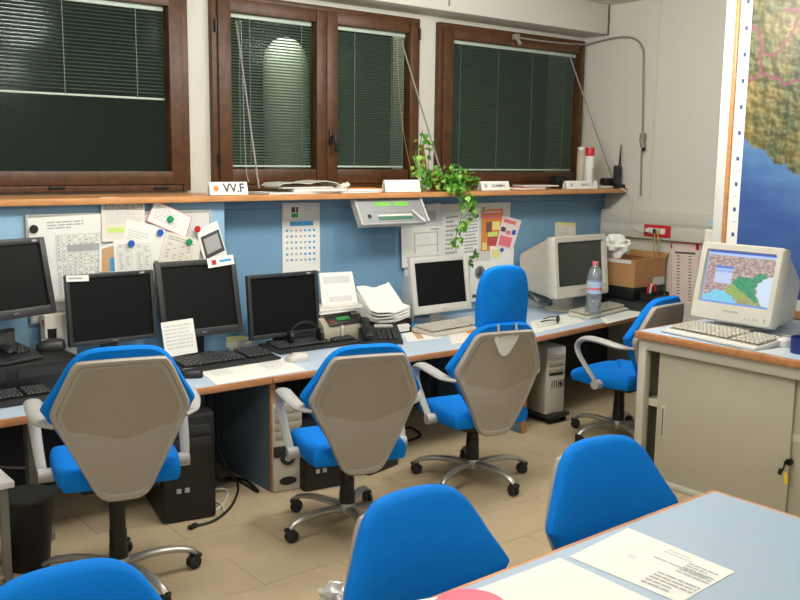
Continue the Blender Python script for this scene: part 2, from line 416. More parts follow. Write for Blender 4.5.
# ------------------------------------------------------------------ partitions and shelf
zsb = ZS-.038
xl = onY(225, 250, YPL).x
t = thing('partition', 'lit toned blue fabric partition behind the three leftmost monitors', 'partition', (0, 0, 0))
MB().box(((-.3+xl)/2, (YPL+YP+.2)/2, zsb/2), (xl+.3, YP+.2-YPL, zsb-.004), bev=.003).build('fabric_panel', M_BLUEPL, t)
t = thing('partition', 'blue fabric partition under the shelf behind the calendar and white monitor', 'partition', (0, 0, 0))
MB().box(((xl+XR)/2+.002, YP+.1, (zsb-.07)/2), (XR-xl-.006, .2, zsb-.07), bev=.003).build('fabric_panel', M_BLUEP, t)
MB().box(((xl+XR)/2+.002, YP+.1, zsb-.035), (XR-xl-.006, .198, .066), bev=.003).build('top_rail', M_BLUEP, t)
t = thing('wall_shelf', 'long beech edged shelf running under the windows', 'shelf', (0, 0, 0))
MB().box(((-.3+XR)/2, (YSH+YW-.05)/2+.01, ZS-.019), (XR+.3-.004, YW-.05-YSH-.02, .036)).build('shelf_board', M_SHELF, t)
MB().box(((-.3+XR)/2, YSH+.008, ZS-.019), (XR+.3-.004, .018, .038), bev=.004).build('front_edge', M_SHELF, t)

# ------------------------------------------------------------------ conduit, trunking, outlet on the right wall
def on_wall(px, py, d=.02): return onX(px, py, XR-d)
t = thing('wall_conduit', 'grey cable conduit bending down the right wall to a small box', 'conduit', (0, 0, 0))
cpts = [onY(520, 38, YW-.09), onY(550, 42, YW-.09), onY(581, 44.5, YW-.06), on_wall(597, 42), on_wall(615, 38), on_wall(630, 37.5), on_wall(639, 42), on_wall(643, 50), on_wall(643.5, 60), on_wall(642.5, 138)]
cord('tube', None, None, cpts, .0095, M_COND, 5, t)
MB().tube([on_wall(641.5, 150), on_wall(640.5, 196)], .008).build('tube', M_COND, t)
p = on_wall(643, 137, .03); MB().box(p, (.04, .05, .07), bev=.006).build('junction_box', M_COND, t)
q = on_wall(643.5, 148, .05); MB().cyl(p+Vector((-.02, 0, -.02)), q, .022, .022, n=14).build('detector_head', M_COND, t)
MB().cyl(q, q+Vector((-.012, -.006, -.02)), .017, .014, n=12).build('detector_lens', M_BLK, t)
p = onY(516, 37, YW-.09); MB().box(p, (.06, .05, .05), bev=.006).cyl(p+Vector((0, -.01, -.01)), p+Vector((.01, -.05, -.07)), .018).build('detector_head', M_COND, t)

a = on_wall(603, 209, .03); b = on_wall(603, 234, .03); ya, yb = a.y, 1.0
t = thing('cable_trunking', 'wide pale plastic cable trunking along the right wall', 'trunking', (0, 0, 0))
zt_, zb_ = 1.535+.0, 1.30
zt_ = on_wall(604, 208.7, .06).z; zb_ = on_wall(650, 239, .06).z
zmid = on_wall(640, 225, .06).z
YT = YP-.005
MB().box((XR-.03, (YT+yb)/2, (zt_+zb_)/2), (.06, YT-yb, zt_-zb_), bev=.004).build('channel', M_TRUNK, t)
MB().box((XR-.062, (YT+yb)/2, (zt_+zmid)/2+.003), (.006, YT-yb-.02, zt_-zmid-.03), bev=.002).build('cover_strip', M_TRUNK, t)
MB().box((XR-.062, (YT+yb)/2, (zb_+zmid)/2-.002), (.006, YT-yb-.02, zmid-zb_-.016), bev=.002).build('cover_strip', M_TRUNK, t)
c = on_wall(711, 223, .068); MB().box(c, (.003, .055, .05)).build('sticker', mat('pale_blue_print', (180, 205, 214), .6), t)
oc = onX(657.5, 231, XR-.07)
t = thing('power_outlet', 'red framed power outlet set in the pale trunking', 'outlet', (XR-.065, oc.y, oc.z))
MB().box((-.008, 0, 0), (.016, .275, .105), bev=.004).build('outlet_frame', M_RED, t)
for k in (-1, 0, 1): MB().box((-.019, k*.062, 0), (.008, .054, .052), bev=.003).build('socket', M_WHT, t)
MB().box((-.035, .075, .003), (.03, .05, .035), bev=.006).build('plug', M_WHT, t)
MB().box((-.04, .005, .0), (.03, .03, .035), bev=.006).build('plug', M_BLK, t)
MB().box((-.04, -.02, -.005), (.02, .02, .03), bev=.004).build('plug', M_CORDY, t)
w_ = on_wall
cord('extension_cord', 'white cord dropping from the shelf end to the outlet', 'cord', [Vector((7.0, 5.40, ZS+.02)), onX(630, 196, 7.04), onX(631, 215, 7.03), onX(632.5, 227, 7.02), onX(642, 232, 7.02), oc+Vector((-.04, .1, 0))], .006, M_CORDW)
cord('extension_cord', 'yellowish cord hanging from the outlet behind the cardboard box, left one', 'cord', [oc+Vector((-.04, .0, -.02)), onX(654, 246, 7.0), onX(652, 255, 7.02), onX(655, 268, 7.02), onX(659, 285, 7.02), onX(661, 305, 7.02)], .006, M_CORDY)
cord('extension_cord', 'yellowish cord hanging from the outlet behind the cardboard box, right one', 'cord', [oc+Vector((-.04, -.03, -.02)), onX(659.5, 246, 7.0), onX(657.5, 256, 7.03), onX(660, 270, 7.03), onX(662, 290, 7.03), onX(664, 305, 7.03)], .006, M_CORDY)

# ------------------------------------------------------------------ desks
def desk(label, poly, legs, group='workstation desks along the windows'):
    x0 = poly[0][0]; y0 = poly[0][1]
    t = thing('desk', label, 'desk', (0, 0, 0), 0, group)
    MB().prism(poly, DZ-.03, DZ).build('worktop', M_DESK, t, smooth=False)
    a, b = Vector((*poly[0], 0)), Vector((*poly[1], 0)); d_ = (b-a).normalized(); nrm = Vector((d_.y, -d_.x, 0))
    m = MB(); c = (a+b)/2 + nrm*.008; m.box((c.x, c.y, DZ-.019), ((b-a).length, .022, .040), rot=(0, 0, math.atan2(d_.y, d_.x)), bev=.006); m.build('front_edge', M_EDGE, t)
    for lx, ly in legs:
        MB().box((lx, (ly+.02+YP-.16)/2, (DZ-.03)/2), (.03, YP-.16-ly-.02, DZ-.032)).build('side_panel', M_DESKP, t)
        MB().box((lx, ly+.008, (DZ-.03)/2), (.034, .022, DZ-.032), bev=.004).build('panel_edge', M_EDGE, t)
    return t
pB = onZ(269.3, 492, 0); pC = onZ(530.7, 437, 0)
XB, XC = pB.x, pC.x
dl = desk('blue topped desk section at the far left carrying the black desktop computer', [(0.2, 4.60), (XB-.004, 4.58), (XB-.004, YPL-.01), (0.2, YPL-.01)], [])
t = desk('blue topped middle desk section carrying the telephone and the white monitor', [(XB, 4.58), (XC-.004, 4.50), (XC-.004, YP-.01), (xl+.02, YP-.01), (xl+.02, YPL-.01), (XB, YPL-.01)], [(XB+.02, 4.60)])
MB().box(((XB+XC)/2+.1, YP-.14, .36), (XC-XB-.36, .02, .62)).build('modesty_panel', M_MOD, t)  # dark panel added so the space under the desk reads shaded
dr = desk('blue topped desk section in the right corner carrying the beige tube monitor', [(XC, 4.50), (XR-.005, 4.74), (XR-.005, YP-.01), (XC, YP-.01)], [(XC+.02, 4.52)])
MB().box(((XC+XR)/2, YP-.14, .36), (XR-XC-.1, .02, .62)).build('modesty_panel', M_MOD, dr)  # added dark as well, for the shade under the corner desk
MB().box((1.50, 4.95, .03), (.05, .55, .05), bev=.01).build('foot', M_GRY, dl)
MB().box((1.50, 4.95, .36), (.05, .08, .64), bev=.008).build('leg', M_GRY, dl)
MB().box((1.55, YPL-.05, .36), (2.3, .02, .62)).build('modesty_panel', M_MOD, dl)

# ------------------------------------------------------------------ office chair
def catmull(P, sub=5):
    out = []; n = len(P)
    for i in range(n):
        p0, p1, p2, p3 = P[i-1], P[i], P[(i+1) % n], P[(i+2) % n]
        for k in range(sub):
            t = k/sub
            out.append(tuple(.5*((2*p1[j])+(p2[j]-p0[j])*t+(2*p0[j]-5*p1[j]+4*p2[j]-p3[j])*t*t+(3*p1[j]-p0[j]-3*p2[j]+p3[j])*t**3) for j in (0, 1)))
    return out
SH = [(-.085, .372), (-.045, .362), (.045, .362), (.085, .372), (.118, .405), (.165, .505), (.225, .630), (.276, .735), (.288, .768), (.284, .80), (.250, .88), (.212, .965), (.190, .998), (.160, 1.012), (0, 1.018), (-.160, 1.012), (-.190, .998), (-.212, .965), (-.250, .88), (-.284, .80), (-.288, .768), (-.276, .735), (-.225, .630), (-.165, .505), (-.118, .405)]
SH = catmull(SH, 3)
CENS = (0, .74)
def back_y(x, z): # rear surface of the shell
    return -.262 - .185*(z-.36) + .65*x*x - .022*math.exp(-((z-.60)/.16)**2)*(1-(x/.3)**2)
def ring(out, s, yoff, fn=None, grow=0):
    r = []
    for x, z in out:
        X = CENS[0]+(x-CENS[0])*s; Z_ = CENS[1]+(z-CENS[1])*s
        if grow:
            l = math.hypot(x, z-CENS[1]); X += x/l*grow; Z_ += (z-CENS[1])/l*grow
        r.append((X, back_y(X, Z_)+yoff, Z_))
    return r
def shell_mesh():
    m = MB()
    rs = [ring(SH, k_, 0) for k_ in (.02, .15, .3, .45, .6, .75, .86)] + [ ring(SH, .905, -.001), ring(SH, .925, -.010), ring(SH, .975, -.012), ring(SH, 1.0, -.002), ring(SH, 1.0, .022), ring(SH, .9, .028), ring(SH, .02, .028)]
    m.loft(rs); return m.mesh('back_shell', [M_SHELL])
def inset_mesh():
    top = [(x, z) for x, z in SH]
    out = []
    for x, z in SH:
        X = x*.84; Z_ = CENS[1]+(z-CENS[1])*.86; Z_ = max(Z_, .70-.9*max(0, .16-abs(X))*.3)
        out.append((X, Z_))
    m = MB(); c = (0, .86)
    rs = []
    for s in (.02, .2, .4, .6, .8, 1.0):
        rs.append([(c[0]+(x-c[0])*s, back_y(c[0]+(x-c[0])*s, c[1]+(z-c[1])*s)-.0030, c[1]+(z-c[1])*s) for x, z in out])
    rs.append([(x, back_y(x, z)+.004, z) for x, z in out])
    m.loft(rs, caps=False); return m.mesh('shell_inset', [M_SHELLT])
CU = [(0, 1.062), (.09, 1.059), (.150, 1.045), (.195, 1.010), (.228, .960), (.272, .88), (.318, .800), (.308, .768), (.240, .655), (.15, .51), (.08, .41), (.0, .395)]
CU = catmull(CU + [(-x, z) for x, z in CU[-2:0:-1]], 3)
def cushion_mesh():
    m = MB(); rs = []
    for s, y in ((.02, .022), (.9, .020), (.97, .018), (1.0, .028), (1.012, .045), (1.0, .062), (.95, .078), (.8, .092), (.5, .098), (.02, .100)):
        rs.append([(CENS[0]+x*s, back_y(x*s, CENS[1]+(z-CENS[1])*s)+y, CENS[1]+(z-CENS[1])*s) for x, z in CU])
    m.loft(rs); return m.mesh('back_cushion', [M_FAB])
def seat_mesh():
    base = catmull([(-.20, -.235), (.20, -.235), (.255, -.19), (.275, 0), (.265, .19), (.20, .27), (-.20, .27), (-.265, .19), (-.275, 0), (-.255, -.19)], 4)
    rs = []
    for s, z in ((.02, .408), (.9, .408), (.97, .412), (1.0, .43), (1.015, .46), (1.0, .487), (.95, .503), (.85, .510), (.5, .503), (.02, .50)):
        rs.append([(x*s, y*s, z - (.02 if y > .2 and z > .44 else 0)) for x, y in base])
    return MB().loft(rs).mesh('seat', [M_FAB])
def arm_mesh(sd):
    P = [(.262, -.262, .722), (.315, -.19, .728), (.338, -.08, .748), (.340, .04, .755), (.338, .11, .735), (.336, .145, .69), (.334, .13, .63), (.328, .07, .55), (.320, .01, .475), (.312, -.01, .435)]
    pts = [(sd*x, y, z) for x, y, z in P]; wv = [.024, .036, .040, .040, .035, .030, .026, .024, .022, .022]
    full = []; ww = []
    for i in range(len(pts)-1):
        for k in range(4):
            t = k/4; p0 = Vector(pts[max(0, i-1)]); p1 = Vector(pts[i]); p2 = Vector(pts[i+1]); p3 = Vector(pts[min(len(pts)-1, i+2)])
            full.append(.5*((2*p1)+(p2-p0)*t+(2*p0-5*p1+4*p2-p3)*t*t+(3*p1-p0-3*p2+p3)*t**3)); ww.append(wv[i]*(1-t)+wv[i+1]*t)
    full.append(Vector(pts[-1])); ww.append(wv[-1])
    m = MB().tube(full, ww, n=12, flat=(1.0, .50), upv=(1, 0, 0))
    m.cyl((sd*.270, -.01, .432), (sd*.335, -.01, .432), .032, n=16)
    return m.mesh('armrest', [M_ARM])
def leg_mesh():
    P = [(.03, .105), (.10, .118), (.18, .122), (.27, .115), (.338, .097), (.370, .075)]
    full = []; n = len(P)
    for i in range(n-1):
        for k in range(3):
            t = k/3; p0, p1, p2, p3 = P[max(0, i-1)], P[i], P[i+1], P[min(n-1, i+2)]
            full.append((.5*((2*p1[0])+(p2[0]-p0[0])*t+(2*p0[0]-5*p1[0]+4*p2[0]-p3[0])*t*t+(3*p1[0]-p0[0]-3*p2[0]+p3[0])*t**3), 0,
                         .5*((2*p1[1])+(p2[1]-p0[1])*t+(2*p0[1]-5*p1[1]+4*p2[1]-p3[1])*t*t+(3*p1[1]-p0[1]-3*p2[1]+p3[1])*t**3)))
    full.append((P[-1][0], 0, P[-1][1])); k = len(full)
    return MB().tube(full, [.027-.010*i/k for i in range(k)], n=10, flat=(.75, 1.0), upv=(0, 0, 1)).mesh('base_leg', [M_BASE])
def caster_mesh():
    m = MB()
    for s in (-1, 1): m.lathe([(.004, -.011), (.028, -.011), (.034, -.004), (.034, .004), (.028, .011), (.004, .011)], n=18)
    bm = m.bm; vs = bm.verts[:]; h_ = len(vs)//2
    for i, v in enumerate(vs):
        s = -1 if i < h_ else 1
        x, y, z = v.co; v.co = (x-.012, z+s*.0135, y+.034)
    m.box((.0, 0, .066), (.045, .052, .02), bev=.006); m.cyl((0, 0, .05), (0, 0, .085), .010, n=10)
    return m.mesh('caster', [M_BLK])
CM = {}
def chair(label, x, y, az, dz=0, star=0, headrest=False, arms=True):
    if not CM:
        CM.update(shell=shell_mesh(), inset=inset_mesh(), cush=cushion_mesh(), seat=seat_mesh(), leg=leg_mesh(), cast=caster_mesh(), aL=arm_mesh(-1), aR=arm_mesh(1))
    t = thing('office_chair', label, 'chair', (x, y, 0), -R(az), 'blue office chairs')
    def add(name, me, loc=(0, 0, 0), rot=(0, 0, 0), par=t, ):
        o = bpy.data.objects.new(name, me); COL.objects.link(o); o.parent = par; o.location = loc; o.rotation_euler = rot; return o
    s = add('back_shell', CM['shell'], (0, 0, dz)); add('shell_inset', CM['inset'], (0, 0, 0), par=s)
    add('back_cushion', CM['cush'], (0, 0, dz)); add('seat', CM['seat'], (0, 0, dz))
    if arms: add('armrest', CM['aL'], (0, 0, dz)); add('armrest', CM['aR'], (0, 0, dz))
    MB().box((0, -.02, .392+dz), (.34, .34, .03), bev=.01).box((0, -.17, .385+dz), (.09, .14, .04), bev=.01).build('seat_mechanism', M_BLK, t)
    MB().lathe([(.043, .115), (.043, .2), (.040, .203), (.040, .27), (.037, .273), (.036, .38+dz)], n=20).build('column', M_BLK, t)
    MB().lathe([(.03, .07), (.05, .085), (.052, .125), (.046, .138), (.02, .142)], n=20).build('hub', M_BASE, t)
    for k in range(5):
        a = R(star+72*k)
        l = add('base_leg', CM['leg'], (0, 0, 0), (0, 0, a))
        add('caster', CM['cast'], (.370, 0, 0), (0, 0, R(random.uniform(-60, 60))), par=l)
    if headrest:
        hr = catmull([(-.165, 1.06), (-.155, 1.035), (0, 1.028), (.155, 1.035), (.165, 1.06), (.168, 1.17), (.160, 1.28), (.125, 1.365), (.05, 1.395), (-.05, 1.395), (-.125, 1.365), (-.160, 1.28), (-.168, 1.17)], 4)
        rs = []
        for s_, yy in ((.02, -.360), (.85, -.358), (.96, -.348), (1, -.325), (.98, -.300), (.88, -.282), (.5, -.274), (.02, -.272)):
            rs.append([(x_*s_, yy + 0.7*x_*x_*s_ - .05*((z_-1.2)*s_), 1.21+(z_-1.21)*s_+dz) for x_, z_ in hr])
        MB().loft(rs).build('headrest', M_FAB, t)
        m = MB()
        for sx in (-.06, .06): m.tube([(sx, -.365, 1.06+dz), (sx, -.378, 1.0+dz), (sx*.9, -.380, .985+dz)], .007)
        m.tube([(-.062, -.378, 1.005+dz), (.062, -.378, 1.005+dz)], .007)
        b_ = m.build('headrest_bracket', M_ARM, t)
        pl_ = MB(); P2 = catmull([(-.085, .995), (.06, .995), (.065, .97), (.02, .90), (-.01, .875), (-.045, .88), (-.07, .93)], 3)
        pl_.loft([[(x_, -.380, z_+dz) for x_, z_ in P2], [(x_, -.368, z_+dz) for x_, z_ in P2]]); pl_.build('bracket_plate', M_WHT, b_)
    return t
def hub_at(px, py, z=.12): p = onZ(px, py, z); return p.x, p.y
x, y = hub_at(119, 560); chair('blue office chair with grey back shell nearest the far left desk', x, y, 15, .145, 7)
x, y = hub_at(347, 505); chair('blue office chair with grey back shell in front of the telephone desk', x, y, 18, .02, 54)
x, y = hub_at(472, 461); chair('blue office chair with a tall headrest and grey back shell', x, y, 14, .0, 68, True)
x, y = hub_at(618, 422); chair('blue office chair half hidden behind the steel cabinet', x, y, -4, 0.02, 22)
chair('blue office chair facing the table, left of the two at its far side', 1.79, 1.80, 182, -.10, 10, arms=False)
chair('blue office chair facing the table beside its far corner, in front of the cabinet', 2.70, 1.82, 188, -.11, 50, arms=False)
chair('blue office chair whose top alone shows in the bottom left corner', .74, 1.98, 184, -.13, 30, arms=False)

# ------------------------------------------------------------------ cabinet on the right
CX = 4.746; CY = 3.46
t = thing('sliding_door_cabinet', 'pale steel cabinet with sliding doors and orange edged top at right', 'cabinet', (CX, CY, 0))
LEN = 3.4; DEP = XM+.02-CX
MB().box((DEP/2+.012, -LEN/2, CZ-.015), (DEP-.022, LEN, .03)).build('worktop', M_DESK, t)
MB().box((.0, -LEN/2, CZ-.021), (.026, LEN+.02, .044), bev=.008).build('front_edge', M_EDGE, t)
MB().box((DEP/2, .008, CZ-.021), (DEP, .02, .042), bev=.006).build('end_edge', M_EDGE, t)
body = MB()
body.box((.045, -.035, (CZ-.045)/2), (.06, .055, CZ-.045), bev=.003)
body.box((.045, -LEN+.035, (CZ-.045)/2), (.06, .055, CZ-.045), bev=.003)
body.box((.045, -LEN/2, CZ-.078), (.055, LEN-.12, .068), bev=.003)
body.box((.045, -LEN/2, .015), (.055, LEN-.12, .03), bev=.003)
body.box((.48, -.01, (CZ-.045)/2), (.80, .016, CZ-.045))
body.box((.48, -LEN+.01, (CZ-.045)/2), (.80, .016, CZ-.045))
body.box((.88, -LEN/2, (CZ-.045)/2), (.016, LEN, CZ-.045))
body.build('body', M_CAB, t)
MB().box((.46, -LEN/2, .50), (.78, LEN-.05, .045)).build('inner_shelf', M_CAB, t)
MB().box((.47, -LEN/2, .02), (.80, LEN-.04, .02)).build('inner_floor', M_CABI, t)
def cyl_(px): return onX(px, 420, CX).y-CY
yd1 = onX(657.5, 400, CX+.055).y-CY; yd2 = onX(787, 420, CX+.055).y-CY
d1 = MB().box((.062, (yd1+yd2-.03)/2, (.03+CZ-.115)/2), (.018, yd1-yd2+.03, CZ-.115-.03), bev=.002).build('door', M_CABD, t)
hy = onX(663, 418, CX+.05).y-CY; hz = onX(663, 422, CX+.05).z
MB().box((.051, hy, hz), (.006, .028, .215), bev=.002).box((.0475, hy, hz), (.003, .013, .19)).build('handle', M_CAB, d1)
MB().box((.047, hy, hz), (.004, .008, .175)).build('handle_recess', M_CABI, d1)
d2 = MB().box((.082, (yd2-1.6)/2, (.03+CZ-.115)/2), (.018, 1.6+yd2, CZ-.115-.03), bev=.002).build('door', M_CABD, t)
ly, lz = onX(789, 462, CX+.06).y-CY, onX(789, 462, CX+.06).z
MB().cyl((.073, ly, lz), (.052, ly, lz), .020, n=16).build('lock', M_BLK, d2)
kr = thing('key_ring', 'small keys with a yellow tag hanging from the cabinet lock', 'keys', (CX+.045, CY+ly+.005, lz))
MB().box((-.012, 0, 0), (.03, .006, .022)).cyl((-.02, 0, -.012), (-.02, .01, -.045), .005).build('key', M_BLK, kr)
MB().box((-.022, .022, -.055), (.006, .022, .035), rot=(.3, 0, 0)).build('key_fob', M_BLK, kr)
MB().box((-.02, -.012, -.085), (.004, .022, .065), rot=(R(-4), 0, 0)).build('key_tag', mat('tag_yellow', (214, 190, 40), .5), kr)

# ------------------------------------------------------------------ map board
def grid_mesh(name, nx, ny, pos, colf, m, parent=None):
    vs = [pos(i/nx, j/ny) for j in range(ny+1) for i in range(nx+1)]
    fs = [(j*(nx+1)+i, j*(nx+1)+i+1, (j+1)*(nx+1)+i+1, (j+1)*(nx+1)+i) for j in range(ny) for i in range(nx)]
    me = bpy.data.meshes.new(name); me.from_pydata(vs, [], fs)
    ca = me.color_attributes.new('Col', 'FLOAT_COLOR', 'POINT')
    flat = []
    for j in range(ny+1):
        for i in range(nx+1): flat.extend(tuple(lin(colf(i/nx, j/ny)))+(1,))
    ca.data.foreach_set('color', flat); me.materials.append(m)
    o = bpy.data.objects.new(name, me); COL.objects.link(o); o.parent = parent; return o
mL = onX(712.5, 245, XM).y; MT = 3.30; MRY = 1.2
mb0 = CZ+.004
t = thing('map_board', 'large framed wall map board with blue sea standing behind the cabinet top', 'map', (XM, 0, 0))
MB().box((.045, (mL+MRY)/2, MT/2), (.05, mL-MRY, MT)).build('back_board', M_WHT, t)
hp = onX(706, 229, XM+.04)
MB().box((.045, mL+.045, hp.z/2), (.045, .10, hp.z), bev=.018, seg=3).build('side_post', M_BEI, t)
MB().box((.018, mL+.03, hp.z-.12), (.012, .03, .012)).build('post_slot', M_BLK, t)
yA = onX(722, 120, XM).y; yB = onX(729, 120, XM).y; yC = onX(741, 90, XM).y-.0
yA = onX(716.5+ (245-120)*.065-.0, 120, XM).y
strip = mL - .075; strip2 = strip-.028; 
MB().box((.0, (mL+strip)/2, (mb0+MT)/2), (.03, mL-strip, MT-mb0), bev=.004).build('frame_stile', M_WHT, t)
MB().box((-.002, (strip+strip2)/2, (mb0+MT)/2), (.03, strip-strip2, MT-mb0), bev=.004).build('frame_moulding', M_SHELF, t)
MB().box((-.002, (strip2+MRY)/2, mb0+.028), (.03, strip2-MRY, .05), bev=.004).build('frame_bottom', M_SHELF, t)
sh0 = mb0+.055
MB().box((.008, (strip2+MRY)/2, (sh0+MT)/2), (.006, strip2-MRY, MT-sh0)).build('map_margin', M_PAP, t)
mapL = strip2-.085; mapB = sh0+.075
tk = MB(); zz = mapB+.05; i = 0
while zz < MT-.05:
    tk.box((.0045, strip2-.05, zz), (.002, .022, .028)); tk.box((.0045, strip2-.05, zz+.09), (.002, .03, .003)); zz += .178
yy = mapL-.06
while yy > MRY+.1:
    tk.box((.0045, yy, sh0+.036), (.002, .03, .026)); yy -= .18
o = tk.build('margin_ticks', mat('ink_navy', (70, 84, 130), .7), t); o['kind'] = 'stuff'
coast = [onX(736, 136, XM), onX(745, 139, XM), onX(752, 152, XM), onX(762, 150, XM), onX(772, 163, XM), onX(784, 166, XM), onX(797, 178, XM)]
coast = [(-p_.y, p_.z) for p_ in coast]; coast = [(-mapL-.1, coast[0][1]+.03)]+coast+[(-2.2, 1.5), (-MRY+.1, 1.25)]
def coast_z(y):
    k = -y
    for (a, za), (b, zb) in zip(coast, coast[1:]):
        if a <= k <= b: return za+(zb-za)*(k-a)/(b-a)
    return coast[-1][1]
roads = [[(741, 24), (748, 25), (757, 30), (761, 42), (760, 58), (761, 72), (752, 80), (741, 84)], [(761, 50), (770, 57), (780, 50), (786, 40), (795, 22)], [(761, 73), (775, 78), (785, 84), (800, 80)], [(786, 10), (796, 8), (800, 14)]]
roads = [[(onX(a, b, XM).y, onX(a, b, XM).z) for a, b in r] for r in roads]
def segd(px, py, a, b):
    dx, dy = b[0]-a[0], b[1]-a[1]; tt = max(0, min(1, ((px-a[0])*dx+(py-a[1])*dy)/(dx*dx+dy*dy+1e-9)))
    return math.hypot(px-a[0]-dx*tt, py-a[1]-dy*tt)
def mapcol(u, v):
    y = mapL+(MRY+.05-mapL)*u; z = mapB+(MT-.04-mapB)*v
    nz = noise.noise(Vector((y*9, z*9, 0)))*.05+noise.noise(Vector((y*30, z*30, 3)))*.02
    cz = coast_z(y)+nz
    if z < cz:
        d_ = min(1, (cz-z)/.35); n_ = noise.noise(Vector((y*3, z*14, 5)))*8
        a = (80, 120, 166); b = (50, 82, 142)
        return tuple(a[k]+(b[k]-a[k])*d_+n_ for k in range(3))
    r1 = noise.fractal(Vector((y*12, z*12, 1)), 1, 2, 5); e = .012
    r2 = noise.fractal(Vector((y*18, z*18, 4)), 1, 2, 4); r3 = noise.fractal(Vector((y*18+.22, z*18-.22, 4)), 1, 2, 4)
    s = max(-1, min(1, (r2-r3)*2.2))
    f = max(0, min(1, .5+r1*.5+noise.fractal(Vector((y*3.5, z*3.5, 8)), 1, 2, 3)*.7))
    g = (74, 82, 52); yv = (122, 106, 58); c = [g[k]+(yv[k]-g[k])*f for k in range(3)]
    c = [max(30, min(235, k+s*30)) for k in c]
    for r in roads:
        for a, b in zip(r, r[1:]):
            if segd(y+nz*.25, z+nz*.4, a, b) < .008: return (128, 62, 84)
    return tuple(c)
grid_mesh('map_sheet', 240, 260, lambda u, v: (.0042, mapL+(MRY+.05-mapL)*u, mapB+(MT-.04-mapB)*v), mapcol, vcol('map_print', rough=.45), t)

# ------------------------------------------------------------------ foreground table
TZ = .73
tc = onZ(713, 489.5, TZ)
t = thing('meeting_table', 'large pale blue table with beech edge in the right foreground', 'table', (tc.x, tc.y, 0))
TL, TD = 2.6, 1.5; M_TOP = mat('table_laminate', (162, 182, 202), .42, noise_amt=.03, nscale=120)
MB().box((-TL/2, -TD/2, TZ-.015), (TL-.03, TD-.03, .03)).build('tabletop', M_TOP, t)
ed = MB(); ed.box((-TL/2, -.008, TZ-.016), (TL, .018, .034), bev=.004); ed.box((-.008, -TD/2, TZ-.016), (.018, TD-.03, .034), bev=.004); ed.box((-TL+.008, -TD/2, TZ-.016), (.018, TD-.03, .034), bev=.004); ed.box((-TL/2, -TD+.008, TZ-.016), (TL, .018, .034), bev=.004)
ed.build('edge_band', M_SHELF, t)
for lx in (-.12, -TL+.12):
    for ly_ in (-.12, -TD+.12): MB().box((lx, ly_, (TZ-.032)/2), (.05, .05, TZ-.034), bev=.006).build('leg', M_GRY, t)

# ------------------------------------------------------------------ sheets of paper
def sheet(name, label, cat, c4, n, prints=(), base=M_PAP, group=None, th=.0012, parent=None, curl=0):
    """c4 = TL, TR, BR, BL world points; n = face normal (towards the viewer)"""
    c4 = [Vector(p_) for p_ in c4]; n = Vector(n).normalized(); c = sum(c4, Vector())/4
    mats = [base]; m = MB()
    def P_(u, v, d): return c4[0]*(1-u)*(1-v)+c4[1]*u*(1-v)+c4[2]*u*v+c4[3]*(1-u)*v - c + n*d
    top = [P_(0, 0, th), P_(1, 0, th), P_(1, 1, th), P_(0, 1, th)]; bot = [P_(0, 0, 0), P_(1, 0, 0), P_(1, 1, 0), P_(0, 1, 0)]
    m.loft([bot, top])
    bmesh.ops.recalc_face_normals(m.bm, faces=m.bm.faces[:])
    for pi_, (u0, v0, u1, v1, mm) in enumerate(prints):
        if mm not in mats: mats.append(mm)
        q = [P_(u0, v0, th+.0008+pi_*.00001), P_(u1, v0, th+.0008+pi_*.00001), P_(u1, v1, th+.0008+pi_*.00001), P_(u0, v1, th+.0008+pi_*.00001)]
        if (q[1]-q[0]).cross(q[2]-q[1]).dot(n) < 0: q = q[::-1]
        m.quad(*q, mi=mats.index(mm))
    me = bpy.data.meshes.new(name); m.bm.to_mesh(me); m.bm.free()
    for mm in mats: me.materials.append(mm)
    o = bpy.data.objects.new(name, me); COL.objects.link(o); o.location = c
    if parent: o.parent = parent
    else: tag(o, label, cat, group)
    return o
def lines(u0, v0, u1, v1, n, m=None, fill=.45, seed=0, words=4):
    rr = random.Random(seed); out = []; m = m or M_INK; h_ = (v1-v0)/n
    for i in range(n):
        u = u0
        end = u1-(u1-u0)*rr.choice((0, 0, .1, .35))
        while u < end-.01:
            l = (u1-u0)/words*rr.uniform(.5, 1.1); e = min(end, u+l); out.append((u, v0+i*h_, e, v0+i*h_+h_*fill, m)); u = e+(u1-u0)*.03
    return out
def table_print(u0, v0, u1, v1, rows, cols, m=None, t_=.004, seed=1):
    m = m or M_INK; out = []; rr = random.Random(seed)
    for i in range(rows+1): v = v0+(v1-v0)*i/rows; out.append((u0, v, u1, v+t_, m))
    for j in range(cols+1): u = u0+(u1-u0)*j/cols; out.append((u, v0, u+t_*1.2, v1, m))
    for i in range(rows):
        for j in range(cols):
            if rr.random() < .7:
                a = u0+(u1-u0)*(j+.2)/cols; b = v0+(v1-v0)*(i+.35)/rows; out.append((a, b, a+(u1-u0)/cols*rr.uniform(.3, .6), b+(v1-v0)/rows*.35, m))
    return out
NY = (0, -1, 0); NX = (-1, 0, 0); NZ = (0, 0, 1)
def wallsheet(name, label, pxs, Y, prints=(), base=M_PAP, cat='paper', group=None):
    return sheet(name, label, cat, [onY(a, b, Y) for a, b in pxs], NY, prints, base, group)
def magnet(px, py, Y, m, label, r=.021):
    p = onY(px, py, Y); o = MB().lathe([(r*.9, 0), (r, .004), (r, .010), (r*.85, .013)], n=20).build('magnet', m, None, p, (R(90), 0, 0)); tag(o, label, 'magnet', 'round magnets on the left board')

